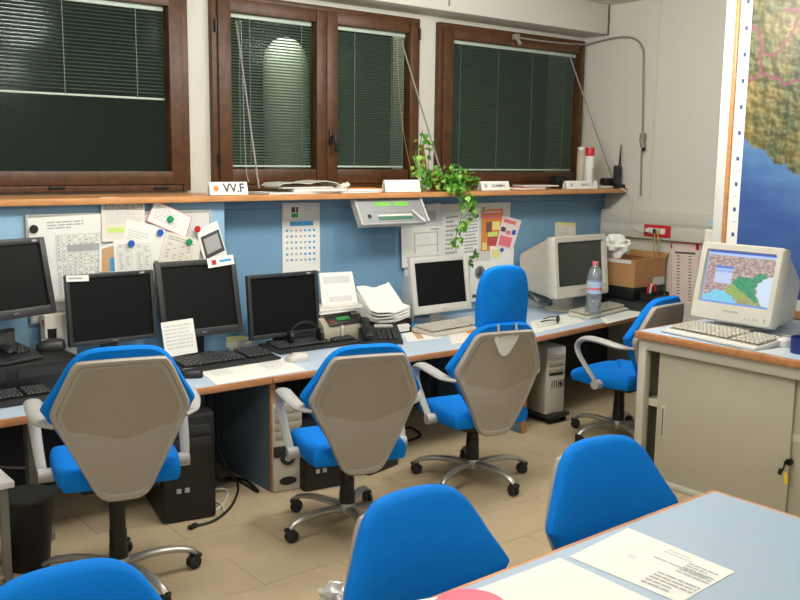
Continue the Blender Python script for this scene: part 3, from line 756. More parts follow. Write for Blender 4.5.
# left whiteboard
YB = YPL-.022
t = thing('whiteboard', 'white magnetic board on the left blue partition under the papers', 'board', (0, 0, 0))
bl = onY(24, 216, YPL).x; br = onY(210, 208, YPL).x; bt = onY(120, 212, YPL).z; bb = 1.02
MB().box(((bl+br)/2, YPL-.010, (bt+bb)/2), (br-bl-.01, .014, bt-bb-.01)).build('board_panel', M_WHT, t)
m = MB(); frame_rect(m, bl, br, bb, bt, .014, .014, .014, .014, YPL-.012, .020, .002); m.build('frame', M_ARM, t)
wallsheet('printed_sheet', 'large printed table sheet pinned by a black magnet at the board left', [(25, 218), (101, 213), (103, 300), (62, 306)][:4] and [(27, 218), (101, 214), (102, 298), (36, 304)], YB-.002, lines(.25, .06, .75, .16, 3, seed=3)+table_print(.35, .22, .98, .92, 16, 8, M_INK, .004)+[(.5, .34, .96, .42, M_INK)])
wallsheet('printed_sheet', 'tall schedule sheet with a green line at the middle of the board', [(101, 197), (144.5, 197.5), (144.5, 240), (102, 242)], YPL-.03, lines(.08, .04, .9, .12, 1, seed=4)+table_print(.05, .16, .95, .28, 2, 14, M_INKD, .006)+lines(.08, .34, .9, .62, 6, M_INKL, seed=5)+[(.12, .68, .55, .80, M_LIME)], M_PAP2)
wallsheet('printed_sheet', 'small sheet with a coloured coast map between two monitors tops', [(99, 247), (150, 232), (152, 272), (99, 272)], YB-.008, [(.05, .1, .28, .98, M_TAN), (.2, .5, .32, .98, M_CYAN)])
wallsheet('printed_sheet', 'two column list held by the lower blue magnet', [(113, 240), (152, 238), (155, 272), (115, 272)], YB-.012, table_print(.08, .15, .45, .98, 14, 2, M_INK)+table_print(.55, .15, .92, .98, 14, 2, M_INK))
wallsheet('printed_sheet', 'plain sheet held by the upper blue magnet', [(127, 219), (166, 228), (160, 262), (120, 250)], YB-.010, lines(.1, .3, .6, .8, 6, M_INKL, seed=8))
wallsheet('printed_sheet', 'tilted sheet with a pink border held by the upper green magnet', [(155, 200), (192, 217), (186, 238), (146, 221)], YB-.014, [(0, 0, 1, .03, M_PINK), (0, .97, 1, 1, M_PINK), (0, 0, .02, 1, M_PINK), (.98, 0, 1, 1, M_PINK)]+lines(.1, .15, .7, .8, 6, M_INKL, seed=9))
wallsheet('printed_sheet', 'sheet with a grey table held by the lower green magnet', [(166, 231), (202, 241), (196, 272), (158, 262)], YB-.016, table_print(.1, .3, .8, .8, 5, 4, M_INK)+lines(.1, .1, .9, .25, 2, seed=12), M_PAP2)
wallsheet('printed_sheet', 'leaning sheet with a dark square picture held by the red magnet', [(196, 230), (217, 220.5), (228, 257), (206, 268)], YB-.018, [(.1, .22, .95, .8, M_INKD), (.2, .3, .85, .7, M_INK)])
magnet(33.5, 229, YB-.004, M_BLK, 'black round magnet at the upper left of the left board', .024)
magnet(170, 219, YB-.018, M_GREEN, 'green round magnet on the pink bordered sheet')
magnet(160, 232.5, YB-.020, M_BLUE, 'blue round magnet, the upper right one of the two blue ones')
magnet(131, 243.5, YB-.018, M_BLUE, 'blue round magnet, the lower left one, on the two column list')
magnet(189, 242, YB-.022, M_GREEN, 'green round magnet on the grey table sheet, the lower green one')
magnet(197, 229, YB-.022, M_RED, 'red round magnet beside the leaning picture sheet')
# calendar
t = thing('wall_calendar', 'tall white wall calendar with a blue month banner on the blue partition', 'calendar', (0, 0, 0))
cp = [onY(282, 203, YP-.004), onY(319.5, 202.5, YP-.004), onY(320, 271, YP-.004), onY(282.5, 273, YP-.004)]
pr_ = [(.0, 0, 1, .26, M_INKL), (.04, .03, .45, .23, M_PAP2), (.24, .06, .34, .14, M_INKD), (.36, .06, .42, .14, M_INKD), (.24, .15, .42, .21, M_GREEN), (.2, .265, .82, .33, M_CYAN)]
for i in range(6):
    for j in range(7): pr_.append((.09+j*.12, .38+i*.085, .15+j*.12, .40+i*.085+.012, M_CYAN if j in (5, 6) or (i*3+j) % 4 == 0 else M_INK))
sheet('calendar_sheet', None, None, cp, NY, pr_, parent=t)

# right notice board (behind white monitor)
t = thing('notice_board', 'white notice board behind the white flat monitor', 'board', (0, 0, 0))
nl, nr_ = onY(404, 225, YP).x, onY(509, 220, YP).x; nt_ = onY(490, 202.5, YP).z; nb_ = .86
MB().box(((nl+nr_)/2, YP-.008, (nt_+nb_)/2), (nr_-nl, .014, nt_-nb_), bev=.003).build('board_panel', M_WHT, t)
for a_, b_ in ((425, 207), (483.5, 208)):
    p = onY(a_, b_, YP-.016); MB().cyl(p, p+Vector((0, -.006, 0)), .008, n=10).build('screw', M_BLK, t)
wallsheet('printed_sheet', 'pale sheet with text blocks hanging behind the trailing ivy', [(443, 212), (480, 208), (478, 258), (442, 262)], YP-.018, lines(.08, .1, .4, .9, 9, seed=21)+lines(.6, .1, .95, .9, 12, seed=22))
wallsheet('printed_sheet', 'faint grey printed sheet behind the hanging control panel', [(412, 206), (441, 203), (442, 225), (414, 226)], YP-.019, lines(.3, .2, .9, .8, 5, M_INKL, seed=23)+[(.5, .3, .8, .8, M_INK)], mat('paper_grey', (200, 200, 200), .8))
wallsheet('drawing_pad', 'white pad with a line drawing hanging under the control panel', [(401, 225.5), (443, 222.5), (443, 264), (402, 268)], YP-.03, [(0, 0, 1, .07, M_INKL), (.3, .2, .85, .22, M_INK), (.3, .2, .32, .7, M_INK), (.85, .2, .87, .7, M_INK), (.35, .5, .85, .515, M_INK), (.5, .35, .7, .36, M_INKL), (.7, .12, .9, .16, M_INK), (.2, .75, .24, .95, M_INK), (.3, .75, .34, .95, M_INK)]+lines(.1, .75, .9, .95, 2, M_INKL, seed=31))
wallsheet('poster', 'orange picture leaflet pinned on the notice board', [(482, 210), (503, 208.5), (502.5, 250), (481, 251)], YP-.018, [(.02, .03, .98, .12, M_PINK), (.1, .05, .9, .08, M_PAP2), (.05, .16, .95, .23, M_PINK), (.2, .3, .46, .56, mat('brown_print', (120, 84, 84), .7)), (.5, .3, .85, .5, M_YEL), (.3, .55, .75, .66, M_LIME), (.28, .66, .85, .88, mat('rose_print', (190, 80, 84), .7)), (.05, .8, .25, .98, M_YEL)], M_ORA, 'poster')
wallsheet('leaflet', 'pink and white leaflet tilted beside the orange leaflet', [(503, 215.5), (521.5, 220.5), (512.5, 250), (496, 246)], YP-.022, [(.1, .08, .75, .2, M_PINK), (.05, .35, .3, .5, M_INKD), (.35, .42, .6, .55, M_PINK), (.68, .36, .88, .52, M_BLUE), (.1, .62, .8, .95, M_PINK)], mat('paper_pink', (232, 216, 214), .8))
wallsheet('printed_sheet', 'white sheet hanging below the leaflets on the notice board', [(490, 246), (514, 248), (512, 285), (489, 285)], YP-.020, lines(.2, .5, .8, .8, 4, M_INKL, seed=33))
wallsheet('sticky_note', 'small yellow note on the white sheet under the orange leaflet', [(492, 250), (499.5, 249), (499, 258), (491, 257.5)], YP-.024, (), M_YEL, 'note')
magnet(501.5, 249.8, YP-.026, M_BLUE, 'blue round magnet on the right notice board', .017)
wallsheet('printed_sheet', 'white sheet with a round grey emblem left of the blue headrest', [(470, 262), (492, 260), (491, 300), (470, 302)], YP-.021, [(.1, .82, .6, .9, M_INKD)])
p = onY(479.8, 272.5, YP-.026)
o = MB().lathe([(.062, 0), (.062, .002)], n=28).build('emblem', M_INKL, None, p, (R(90), 0, 0)); tag(o, 'round grey emblem with a triangle on the sheet beside the headrest', 'emblem')
MB().lathe([(.055, .0021), (.055, .0035)], n=28).build('emblem_disc', mat('ink_mid', (110, 112, 114), .7), o)
MB().prism([(-.036, -.028), (.036, -.028), (0, .045)], .0036, .005).build('emblem_triangle', M_INKD, o)
wallsheet('printed_sheet', 'small note card pinned above the beige tube monitor', [(555, 222), (575.5, 223), (575.5, 244), (555, 244)], YP-.004, [(0, 0, 1, .12, M_YEL)]+lines(.12, .3, .9, .9, 4, M_INKL, seed=41), M_PAP2)

# name list on the right wall
t = thing('name_list', 'tall pinkish list sheet with two rows of tabs on the right wall', 'poster', (0, 0, 0))
cp = [on_wall(671, 241, .006), on_wall(700, 243, .006), on_wall(700, 305, .006), on_wall(670, 304, .006)]
pr_ = [(.0, .0, 1, .03, M_PINK), (.86, .02, .98, .12, M_RED), (.0, .04, .05, .12, M_RED)]
for i in range(15):
    pr_ += [(.22, .22+i*.05, .32, .235+i*.05, M_INKD), (.62, .22+i*.05, .72, .235+i*.05, M_RED if i in (3, 9) else M_INKD)]
pr_ += [(.15, .16, .85, .19, M_INKD), (.03, .2, .05, 1, M_PINK), (.95, .2, .97, 1, M_PINK)]
sheet('list_sheet', None, None, cp, NX, pr_, mat('paper_rose', (222, 206, 196), .8), parent=t)

# ------------------------------------------------------------------ name cards and things on the shelf
def name_card(label, px0, px1, pyb, pyt, body, body_m=M_INKD, emblem=None, shiftx=0, yy=None, ts=.55):
    yy = yy or YSH+.05
    a = onY(px0, pyb, yy); b = onY(px1, pyb, yy); w_ = b.x-a.x; h_ = onY(px0, pyt, yy).z-a.z
    h_ = max(.05, h_)
    t = thing('name_card', label, 'name card', ((a.x+b.x)/2, yy, ZS+.001), 0, 'folded name cards on the shelf')
    rx = R(14)
    MB().box((0, .012, h_/2), (w_, .002, h_), rot=(-rx, 0, 0)).build('front_face', M_PAP, t)
    MB().box((0, .046, h_/2-.001), (w_, .002, h_*.98), rot=(rx, 0, 0)).build('rear_face', M_PAP, t)
    if body: text(body, h_*ts, t, (shiftx*w_, .0095, h_*.5), (R(90)-rx, 0, 0), body_m)
    if emblem: MB().cyl((0, 0, 0), (0, 0, .001), h_*.22, n=12).build('emblem', emblem, t, (-w_*.34, .0085, h_*.5), (R(90)-rx, 0, 0))
    return t
name_card('folded white card with large VV.F lettering on the shelf at left', 210.5, 248.5, 193.5, 180, 'VV.F', M_INKD, M_ORA, .13, None, .95)
name_card('plain folded white card on the shelf left of the ivy', 386, 421, 190.5, 178, '', M_INKL, None, .15)
name_card('small folded name card on the shelf just right of the ivy', 482, 510, 189.5, 180, 'S.CARMEN', M_INKD, M_INK, .1, None, .42)
name_card('small folded name card on the shelf under the red capped spray can', 567, 598, 188.5, 180, 'F.BUCCI', M_INKD, M_INK, .1, None, .42)
def book(name, label, cat, c, w_, d_, h_, rz, cover, group=None, curl=0):
    t = thing(name, label, cat, c, R(rz), group)
    MB().box((0, 0, h_/2), (w_*.98, d_*.97, h_*.8)).build('pages', M_PAP, t)
    MB().box((0, 0, h_*.93), (w_, d_, h_*.12), bev=.001, seg=1).box((0, 0, h_*.07), (w_, d_, h_*.12), bev=.001, seg=1).build('cover', cover, t)
    return t
z0 = ZS+.001
def sx(px, dy=.15): return onY(px, 187, YSH+dy)
bx = sx(300)
G_ = 'papers piled on the shelf'
book('magazine', 'wide pale magazine at the bottom of the shelf pile', 'magazine', (bx.x-.02, YSH+.18, z0), .62, .25, .012, 4, M_PAP, G_)
book('magazine', 'white booklet second from the bottom of the shelf pile', 'magazine', (bx.x+.12, YSH+.17, z0+.014), .44, .24, .022, -3, M_PAP2, G_)
book('magazine', 'greenish magazine in the middle of the shelf pile', 'magazine', (bx.x+.02, YSH+.19, z0+.037), .46, .22, .010, 6, mat('cover_sage', (176, 186, 160), .6), G_)
t = thing('open_magazine', 'open magazine lying curled on top of the shelf pile', 'magazine', (bx.x+.07, YSH+.19, z0+.049), R(3))
prof = [(-.30, .0), (-.27, .018), (-.15, .024), (-.03, .016), (.0, .026), (.1, .034), (.2, .020), (.24, 0)]
MB().loft([[(x_, -.11, z_) for x_, z_ in prof]+[(x_, -.11, z_+.006) for x_, z_ in prof[::-1]], [(x_, .11, z_) for x_, z_ in prof]+[(x_, .11, z_+.006) for x_, z_ in prof[::-1]]]).build('pages', mat('magazine_grey', (190, 190, 182), .5), t)
px_ = sx(341)
o = MB().loft([[(math.cos(a)*r_*1.6+i*.02, math.sin(a)*r_*1.0, .018+i*.010+math.sin(a*3)*.004) for a in [2*PI*k/14 for k in range(14)]] for i, r_ in enumerate((.02, .035, .04, .03, .012))]).build('crumpled_paper', M_PAP2, None, (px_.x-.03, YSH+.14, z0), (0, R(-10), 0)); tag(o, 'crumpled cream paper beside the shelf pile', 'paper')
book('folder', 'orange folder lying flat on the shelf behind the plain card', 'folder', (sx(365).x, YSH+.22, z0), .30, .2, .03, -8, M_ORA)
book('magazine', 'low white papers lying between crumpled paper and orange folder', 'papers', (sx(345).x+.06, YSH+.10, z0), .34, .14, .010, 2, M_PAP2)
book('notebook', 'red notebook lying on the shelf right of the ivy', 'notebook', (sx(527).x, YSH+.15, z0), .36, .16, .022, 10, M_RED)
book('papers', 'white papers spread over the red notebook', 'papers', (sx(540).x, YSH+.20, z0+.024), .40, .16, .010, -8, M_PAP)
# black box with a small lamp behind
p = sx(570)
t = thing('device', 'small black device with a shiny knob at the foot of the right window', 'device', (p.x, YSH+.28, z0)); MB().box((0, 0, .055), (.16, .1, .11), bev=.01).build('case', M_BLK, t); MB().cyl((.02, -.05, .04), (.02, -.06, .04), .012).build('knob', M_BASE, t)
def shelf_can(label, px, wpx, pyt, m_body, m_cap, caph, yy):
    c = onY(px, 186, yy); r = (onY(px+wpx/2, 186, yy)-onY(px-wpx/2, 186, yy)).length/2*.85; H = onY(px, pyt, yy).z-ZS
    t = thing('spray_can', label, 'can', (c.x, yy, z0))
    MB().lathe([(r*.95, 0), (r, .006), (r, H-caph-.01), (r*.8, H-caph)], n=20).build('can_body', m_body, t)
    MB().lathe([(r*.9, H-caph), (r*.92, H-.01), (r*.8, H)], n=20).build('cap', m_cap, t)
    return t, r, H
t, r, H = shelf_can('tall pale grey canister on the shelf corner', 580, 6.5, 147, M_BEI2, M_LGR, .03, YSH+.16)
t, r, H = shelf_can('white spray can with a red cap on the shelf corner', 588.5, 7.5, 147.5, M_WHT, M_RED, .075, YSH+.10)
MB().box((0, -r, .14), (.03, .004, .09)).box((.004, -r-.001, .09), (.022, .004, .05)).build('can_label', M_INK, t)
p = sx(604)
t = thing('charger', 'black battery charger on a pale tray at the shelf corner', 'charger', (p.x, YSH+.12, z0)); MB().box((0, 0, .012), (.2, .12, .024), bev=.005).build('tray', M_LGR, t); MB().box((0, 0.0, .06), (.13, .08, .07), bev=.02).build('charger_body', M_BLK, t)
p = onY(619.5, 188, YSH+.04)
t = thing('two_way_radio', 'black two way radio with antenna standing in its charger on the shelf', 'radio', (p.x-.01, YSH+.055, z0))
MB().box((0, 0, .02), (.12, .09, .04), bev=.01).build('charger_base', M_BLK, t)
MB().box((-.01, 0, .12), (.075, .05, .18), bev=.012).build('radio_body', M_BLK2, t)
MB().box((-.01, -.027, .135), (.05, .004, .035)).build('display', M_BLK, t)
MB().tube([(.015, 0, .20), (.016, 0, .25), (.022, 0, .40)], [.011, .009, .005]).build('antenna', M_BLK, t)

# ivy
def leaf(m, c, s, rz, rx, mi):
    mm = Euler((rx, random.uniform(-.6, .6), rz)).to_matrix()
    P_ = [(0, 0, 0), (-.45, .12, .06), (-.5, .5, .03), (-.15, .75, 0), (0, 1.1, -.08), (.15, .75, 0), (.5, .5, .03), (.45, .12, .06)]
    v = [m.bm.verts.new(Vector(c)+mm @ Vector((a*s, b*s, cc*s))) for a, b, cc in P_]; mid = m.bm.verts.new(Vector(c)+mm @ Vector((0, .5*s, .07*s)))
    for i in range(8):
        f = m.bm.faces.new((v[i], v[(i+1) % 8], mid)); f.material_index = mi
pb_ = sx(440)
t = thing('potted_ivy', 'trailing green ivy hanging over the shelf edge from a pot', 'plant', (pb_.x, YSH+.17, z0))
org = Vector((pb_.x, YSH+.17, z0))
MB().lathe([(.06, 0), (.085, .10), (.09, .10), (.09, .12), (.08, .12)], n=20).build('pot', M_TERRA, t)
MB().tube([(-.10, .04, .05), (-.115, .045, .16), (-.13, .05, .27), (-.14, .05, .36)], [.028, .026, .024, .018], n=10).build('support_stake', M_BARK, t)
lm = MB(); st = MB()
strands = [([(440, 186), (450, 183), (458, 190), (462, 200), (463, 212), (459, 225), (456, 236), (455, 248)], 30),
           ([(450, 184), (465, 188), (474, 198), (474, 210), (466, 222), (460, 234), (462, 246)], 30),
           ([(440, 186), (452, 190), (468, 200), (475, 213)], 16), ([(476, 250), (473, 256), (470, 264)], 7),
           ([(425, 186), (422, 165), (420, 145), (423, 130)], 16), ([(430, 186), (428, 165), (430, 148), (426, 136)], 14), ([(420, 186), (415, 170), (416, 150)], 10)]
for pts, nl_ in [(p_, int(n_*1.7)) for p_, n_ in strands]:
    hang = pts[0][1] > 240 or pts[-1][1] > 200
    ps = [onY(a, b, (YSH-.03 if (hang and b > 186) else YSH+.12)) - org for a, b in pts]
    st.tube(ps, .003, n=5)
    for k in range(nl_):
        u = random.random()*(len(ps)-1); i = int(u); p = ps[i].lerp(ps[i+1], u-i)
        p = p+Vector((random.gauss(0, .016), random.gauss(-.01, .02), random.gauss(0, .014)))
        leaf(lm, p, random.uniform(.032, .050), random.uniform(0, 6.28), random.uniform(-1.9, -.4), random.choice((0, 0, 1)))
for k in range(330):
    a = random.gauss(451, 13); b = random.gauss(178, 7)
    if b > 189: b = 188
    if a < 424 or a > 480 or b < 160+abs(a-448)*.4: continue
    p = onY(a, b, YSH+random.uniform(.0, .22)) - org
    leaf(lm, p, random.uniform(.03, .048), random.uniform(0, 6.28), random.uniform(-1.6, .2), random.choice((0, 0, 1)))
o = lm.build('foliage', [M_LEAF, M_LEAF2], t, smooth=False); o['kind'] = 'stuff'
st.build('vine_stems', M_STEM, t)

# hanging control panel under the shelf
c4 = [onY(353, 197, YSH+.05), onY(419, 196, YSH+.05), onY(428, 222, YSH-.06), onY(362, 225, YSH-.06)]
t = thing('control_panel', 'grey metal control panel with two green displays hanging tilted under the shelf', 'control panel', (0, 0, 0))
n_ = (c4[1]-c4[0]).cross(c4[3]-c4[0]).normalized(); n_ = n_ if n_.y < 0 else -n_
def cpP(u, v, d): return c4[0]*(1-u)*(1-v)+c4[1]*u*(1-v)+c4[2]*u*v+c4[3]*(1-u)*v + n_*d
def cpbox(u0, v0, u1, v1, d0, d1, name, m_, pr=t):
    o = MB().loft([[cpP(u0, v0, d0), cpP(u1, v0, d0), cpP(u1, v1, d0), cpP(u0, v1, d0)], [cpP(u0, v0, d1), cpP(u1, v0, d1), cpP(u1, v1, d1), cpP(u0, v1, d1)]]).build(name, m_, pr); return o
cpbox(0, 0, 1, 1, -.05, 0, 'housing', M_ARM)
cpbox(.04, .06, .96, .94, 0, .003, 'face_plate', mat('brushed_grey', (150, 153, 156), .4, .3), t)
for u in (.27, .55): cpbox(u, .22, u+.23, .36, .003, .006, 'display', M_LCDG)
cpbox(.27, .68, .78, .74, .003, .008, 'button_strip', M_PAP2)
cpbox(.27, .76, .78, .86, .003, .008, 'button_strip', mat('strip_green', (60, 120, 90), .5))
cpbox(.12, .66, .16, .78, .003, .010, 'key_switch', M_BLK)
o = MB()
for k in range(22):
    a_ = .22+k*.027; o.loft([[cpP(a_, .52, .003), cpP(a_+.014, .52, .003), cpP(a_+.014, .58, .003), cpP(a_, .58, .003)], [cpP(a_, .52, .006), cpP(a_+.014, .52, .006), cpP(a_+.014, .58, .006), cpP(a_, .58, .006)]])
o = o.build('small_buttons', M_INK, t); o['kind'] = 'stuff'
MB().tube([cpP(.02, -.02, .0), cpP(.02, -.10, -.0)], .006).build('bracket', M_ARM, t)
MB().tube([cpP(.99, .05, .01), cpP(1.0, 1.0, .01)], .012).build('bracket', M_ARM, t)
MB().tube([cpP(.80, .55, .01), cpP(.88, 1.05, .05)], .008).build('lamp_arm', M_WHT, t)

# ------------------------------------------------------------------ monitors
def lcd(label, blp, brp, Y, topy, tilt, m_b, m_s=M_SCR, Y2=None, inset=.028, foot=True, light=False, extra=None, z_foot=DZ, neck_back=.10, chin=.04):
    """blp/brp: bezel bottom corners in the photograph, Y their depth"""
    A = onY(blp[0], blp[1], Y); B = onY(brp[0], brp[1], Y2 or Y); zb = (A.z+B.z)/2
    w_ = (B.xy-A.xy).length; rz = math.atan2(B.y-A.y, B.x-A.x); c = (A+B)/2; ti = R(tilt)
    midx = (blp[0]+brp[0])/2
    H = .35
    for _ in range(8):
        H = (onY(midx-3, topy, c.y+H*math.sin(ti)).z-zb)/math.cos(ti)
    t = thing('flat_monitor', label, 'monitor', (c.x, c.y, z_foot), rz, 'flat monitors on the long desk')
    zz = zb-z_foot
    pan = bpy.data.objects.new('bezel', None)
    m = MB(); f = inset
    frame_rect(m, -w_/2, w_/2, 0, H, f, f, f, chin, .018, .036, .005)
    m.box((0, .034, H/2), (w_*.97, .03, H*.97), bev=.01); m.box((0, .056, H*.48), (w_*.7, .03, H*.62), bev=.012)
    b_ = m.build('bezel', m_b, t, (0, 0, zz), (-ti, 0, 0))
    MB().box((0, .016, (H-f+chin)/2), (w_-2*f+.004, .004, H-f-chin+.004)).build('screen', m_s, b_)
    MB().box((0, .0, chin*.5), (.03, .003, .007)).build('power_mark', M_INKL if light else M_GRY, b_)
    MB().box((w_*.36, -.001, H-f*.5) if not light else (0, -.001, chin*.4), (.028, .003, .010)).build('maker_mark', M_INK, b_)
    yb_ = math.sin(ti)*H*.4+.06
    top_ = zz+H*.42
    MB().box((0, yb_+.022, top_/2+.005), (.10, .03, top_), bev=.008).build('neck', m_b, t)
    MB().box((0, .07, .010), (.26, .20, .018), bev=.007).build('stand_base', m_b, t)
    return t, w_, H, b_
tA, wA, HA, bA = lcd('black flat monitor cut by the left photo edge', (-26, 326), (57.5, 311.5), 4.98, 239, 12, M_BLK2, Y2=5.12, chin=.05, inset=.035)
tB, wB_, HB, bB = lcd('black flat monitor second from the left with a paper tab on its corner', (70, 345), (158, 340), 5.20, 272.5, 5, M_BLK2, inset=.024, chin=.026)
tC, wC, HC, bC = lcd('black flat monitor with a red dotted card on its upper corner', (164, 341), (244, 331), 5.20, 259.5, 12, M_BLK2, inset=.036, chin=.05)
tD, wD, HD, bD = lcd('black flat monitor in front of the blue partition below the calendar', (251, 339), (321, 334), 5.22, 273, 5, M_BLK2, inset=.026, chin=.03)
tE, wE, HE, bE = lcd('white framed flat monitor in front of the notice board', (415, 315), (472, 309), 5.20, 256, 9, M_LGR, inset=.042, chin=.062, light=True)
def stuck(par, name, label, cat, c, d_, m_, extra=None):
    pw = par
    bpy.context.view_layer.update()
    return pw
bpy.context.view_layer.update()
def on_bezel(b_, loc, size, name, label, cat, m_, prints=(), rz=0):
    M_ = b_.matrix_world; w2, h2 = size[0]/2, size[1]/2; cs, sn = math.cos(rz), math.sin(rz)
    cc = [(-w2, h2), (w2, h2), (w2, -h2), (-w2, -h2)]
    pts = [M_ @ Vector((loc[0]+a*cs-b*sn, loc[1], loc[2]+a*sn+b*cs)) for a, b in cc]
    return sheet(name, label, cat, pts, (M_.to_3x3() @ Vector((0, -1, 0))), prints, m_)
on_bezel(bB, (-wB_*.5+.07, -.003, HB-.02), (.13, .036), 'paper_tab', 'white paper tab stuck on the top corner of the second monitor', 'note', M_PAP, [(.1, .35, .7, .6, M_INK)], R(-2))
on_bezel(bC, (wC*.5-.11, -.004, HC-.02), (.19, .062), 'card', 'white card with a red dot on the upper right of the third monitor', 'card', M_PAP, [(.15, .25, .32, .75, M_RED), (.45, .35, .9, .6, M_CYAN)], R(5))
on_bezel(bC, (-wC*.5+.10, -.006, .008), (.215, .215), 'note_sheet', 'white note sheet hanging on the lower left of the third monitor', 'note', M_PAP, lines(.08, .12, .9, .85, 7, M_INKL, seed=51), R(2))

# tube monitors
def crt(label, loc, rz, w_, h_, dep, tilt, m_scr, zb=.075, color=M_BEI, cat='monitor', bez=.045, chin=.10):
    t = thing('tube_monitor', label, cat, loc, rz, 'beige tube monitors'); ti = R(tilt)
    M0 = Matrix.Translation((0, 0, zb)) @ Matrix.Rotation(-ti, 4, 'X')
    m = MB()
    # front bezel ring
    def rr(wd, hh, y, rad=.02, cz=h_/2):
        out = []
        for (sx, sz, a0) in ((1, 1, 0), (-1, 1, 90), (-1, -1, 180), (1, -1, 270)):
            for k in range(4):
                a = R(a0+k*30); out.append((sx*(wd/2-rad)+rad*math.cos(a), y, cz+sz*(hh/2-rad)+rad*math.sin(a)))
        return out
    cz2 = chin+(h_-bez-chin)/2; ih = h_-bez-chin; iw = w_-2*bez
    m.loft([rr(iw, ih, .030, .012, cz2), rr(iw+.012, ih+.012, .0, .016, cz2), rr(w_-.02, h_-.02, -.002, .02), rr(w_, h_, .012, .024), rr(w_, h_, .075, .024), rr(w_*.93, h_*.93, .12, .03, h_*.49), rr(w_*.72, h_*.74, dep*.72, .04, h_*.46), rr(w_*.60, h_*.62, dep, .05, h_*.44)], caps=False)
    m.bm.faces.ensure_lookup_table()
    vs = m.bm.verts[-16:]; m.bm.faces.new(vs)
    for v in m.bm.verts: v.co = M0 @ v.co
    hs = m.build('housing', color, t)
    def sp(u, v):
        x_ = -iw/2+iw*u; z_ = chin+ih*v; y_ = .024-.010*(1-(2*u-1)**2)*(1-(2*v-1)**2); return tuple(M0 @ Vector((x_, y_, z_)))
    if not callable(m_scr): m_scr = mat('tube_screen', (52, 56, 52), .25, spec=.6)
    if callable(m_scr): grid_mesh('screen', 130, 100, sp, m_scr, vcol('map_screen', 1.0), t)
    else: o = grid_mesh('screen', 16, 12, sp, lambda u, v: (0, 0, 0), m_scr, t)
    m = MB()
    for k in range(4): m.cyl((w_*.18+k*.026, -.001, chin*.35), (w_*.18+k*.026, -.008, chin*.35), .006, n=10)
    for v in m.bm.verts: v.co = M0 @ v.co
    tag(m.build('buttons', color, t), kind='stuff')
    m = MB().cyl((w_*.40, -.001, chin*.38), (w_*.40, -.010, chin*.38), .011, n=12)
    for v in m.bm.verts: v.co = M0 @ v.co
    m.build('power_button', color, t)
    m = MB().box((0, -.003, chin*.62), (.10, .004, .008)); 
    for v in m.bm.verts: v.co = M0 @ v.co
    m.build('maker_mark', M_INK, t)
    MB().lathe([(.13, 0), (.15, .004), (.15, .018), (.11, .03), (.09, .05), (.10, zb+.012)], (0, dep*.42, 0), n=28).build('swivel_base', color, t)
    return t
pL, pR = onY(556, 300, 5.0), onY(609, 292, 5.0)
wF = (pR-pL).length; hF = onY(575, 236, 5.0).z - onY(580, 297, 5.0).z
crt('beige tube monitor with a dark screen on the corner desk', ((pL.x+pR.x)/2, 5.0, DZ), 0, wF, hF, .52, 6, M_SCR, zb=max(.05, pL.z-DZ), bez=.055, chin=.10)
COASTS = None
def inpoly(x, y, P_):
    c = False; n = len(P_)
    for i in range(n):
        (x1, y1), (x2, y2) = P_[i], P_[(i+1) % n]
        if (y1 > y) != (y2 > y) and x < (x2-x1)*(y-y1)/(y2-y1)+x1: c = not c
    return c
GP = [(.44, .44), (.52, .54), (.62, .56), (.70, .52), (.78, .62), (.90, .66), (.90, .56), (.80, .46), (.77, .34), (.80, .20), (.84, .10), (.78, .08), (.66, .22), (.52, .30), (.45, .36)]
SP = [(.80, .44), (.88, .56), (1.0, .60), (1.0, .05), (.90, .05), (.82, .18), (.78, .34)]
YP_ = [(.36, .34), (.46, .38), (.56, .28), (.68, .20), (.64, .10), (.48, .16), (.38, .24)]
def screencol(u, v):
    if v > .96: return (60, 100, 200)
    if v > .91: return (176, 200, 236)
    if v < .035: return (120, 156, 226)
    if u < .02: return (150, 180, 230)
    if .15 < u < .42 and .38 < v < .72: return (80, 130, 220) if v > .66 else ((190, 206, 236) if v < .60 or v > .64 else (150, 176, 226))
    U = u+noise.noise(Vector((u*14, v*14, 2)))*.03; V = v+noise.noise(Vector((u*14, v*14, 7)))*.03
    r = noise.fractal(Vector((u*22, v*22, 9)), 1, 2, 4)
    if inpoly(U, V, SP): return (206, 222, 242)
    if math.hypot((U-.26)/.26, (V-.02)/.22) < 1: return (126, 204, 232)
    if inpoly(U, V, YP_): return (150+r*30, 176+r*20, 92)
    if inpoly(U, V, GP): return (52+r*20, 146+r*30, 108)
    if V < .2 and u > .45: return (160+r*40, 160+r*30, 110)
    k = min(1, max(0, r*1.6+.45))
    return (196*k+152*(1-k), 176*k+122*(1-k), 168*k+118*(1-k))
g0, g1 = onZ(690.5, 316, CZ+.05), onZ(772.5, 329, CZ+.05)
wG = abs(g0.y-g1.y); gX = (g0.x+g1.x)/2
tG = crt('beige tube monitor showing a coloured map, standing on the cabinet', (gX-.02, (g0.y+g1.y)/2, CZ), R(-90), wG, .50, .48, 12, screencol, zb=.05, bez=.05, chin=.115)

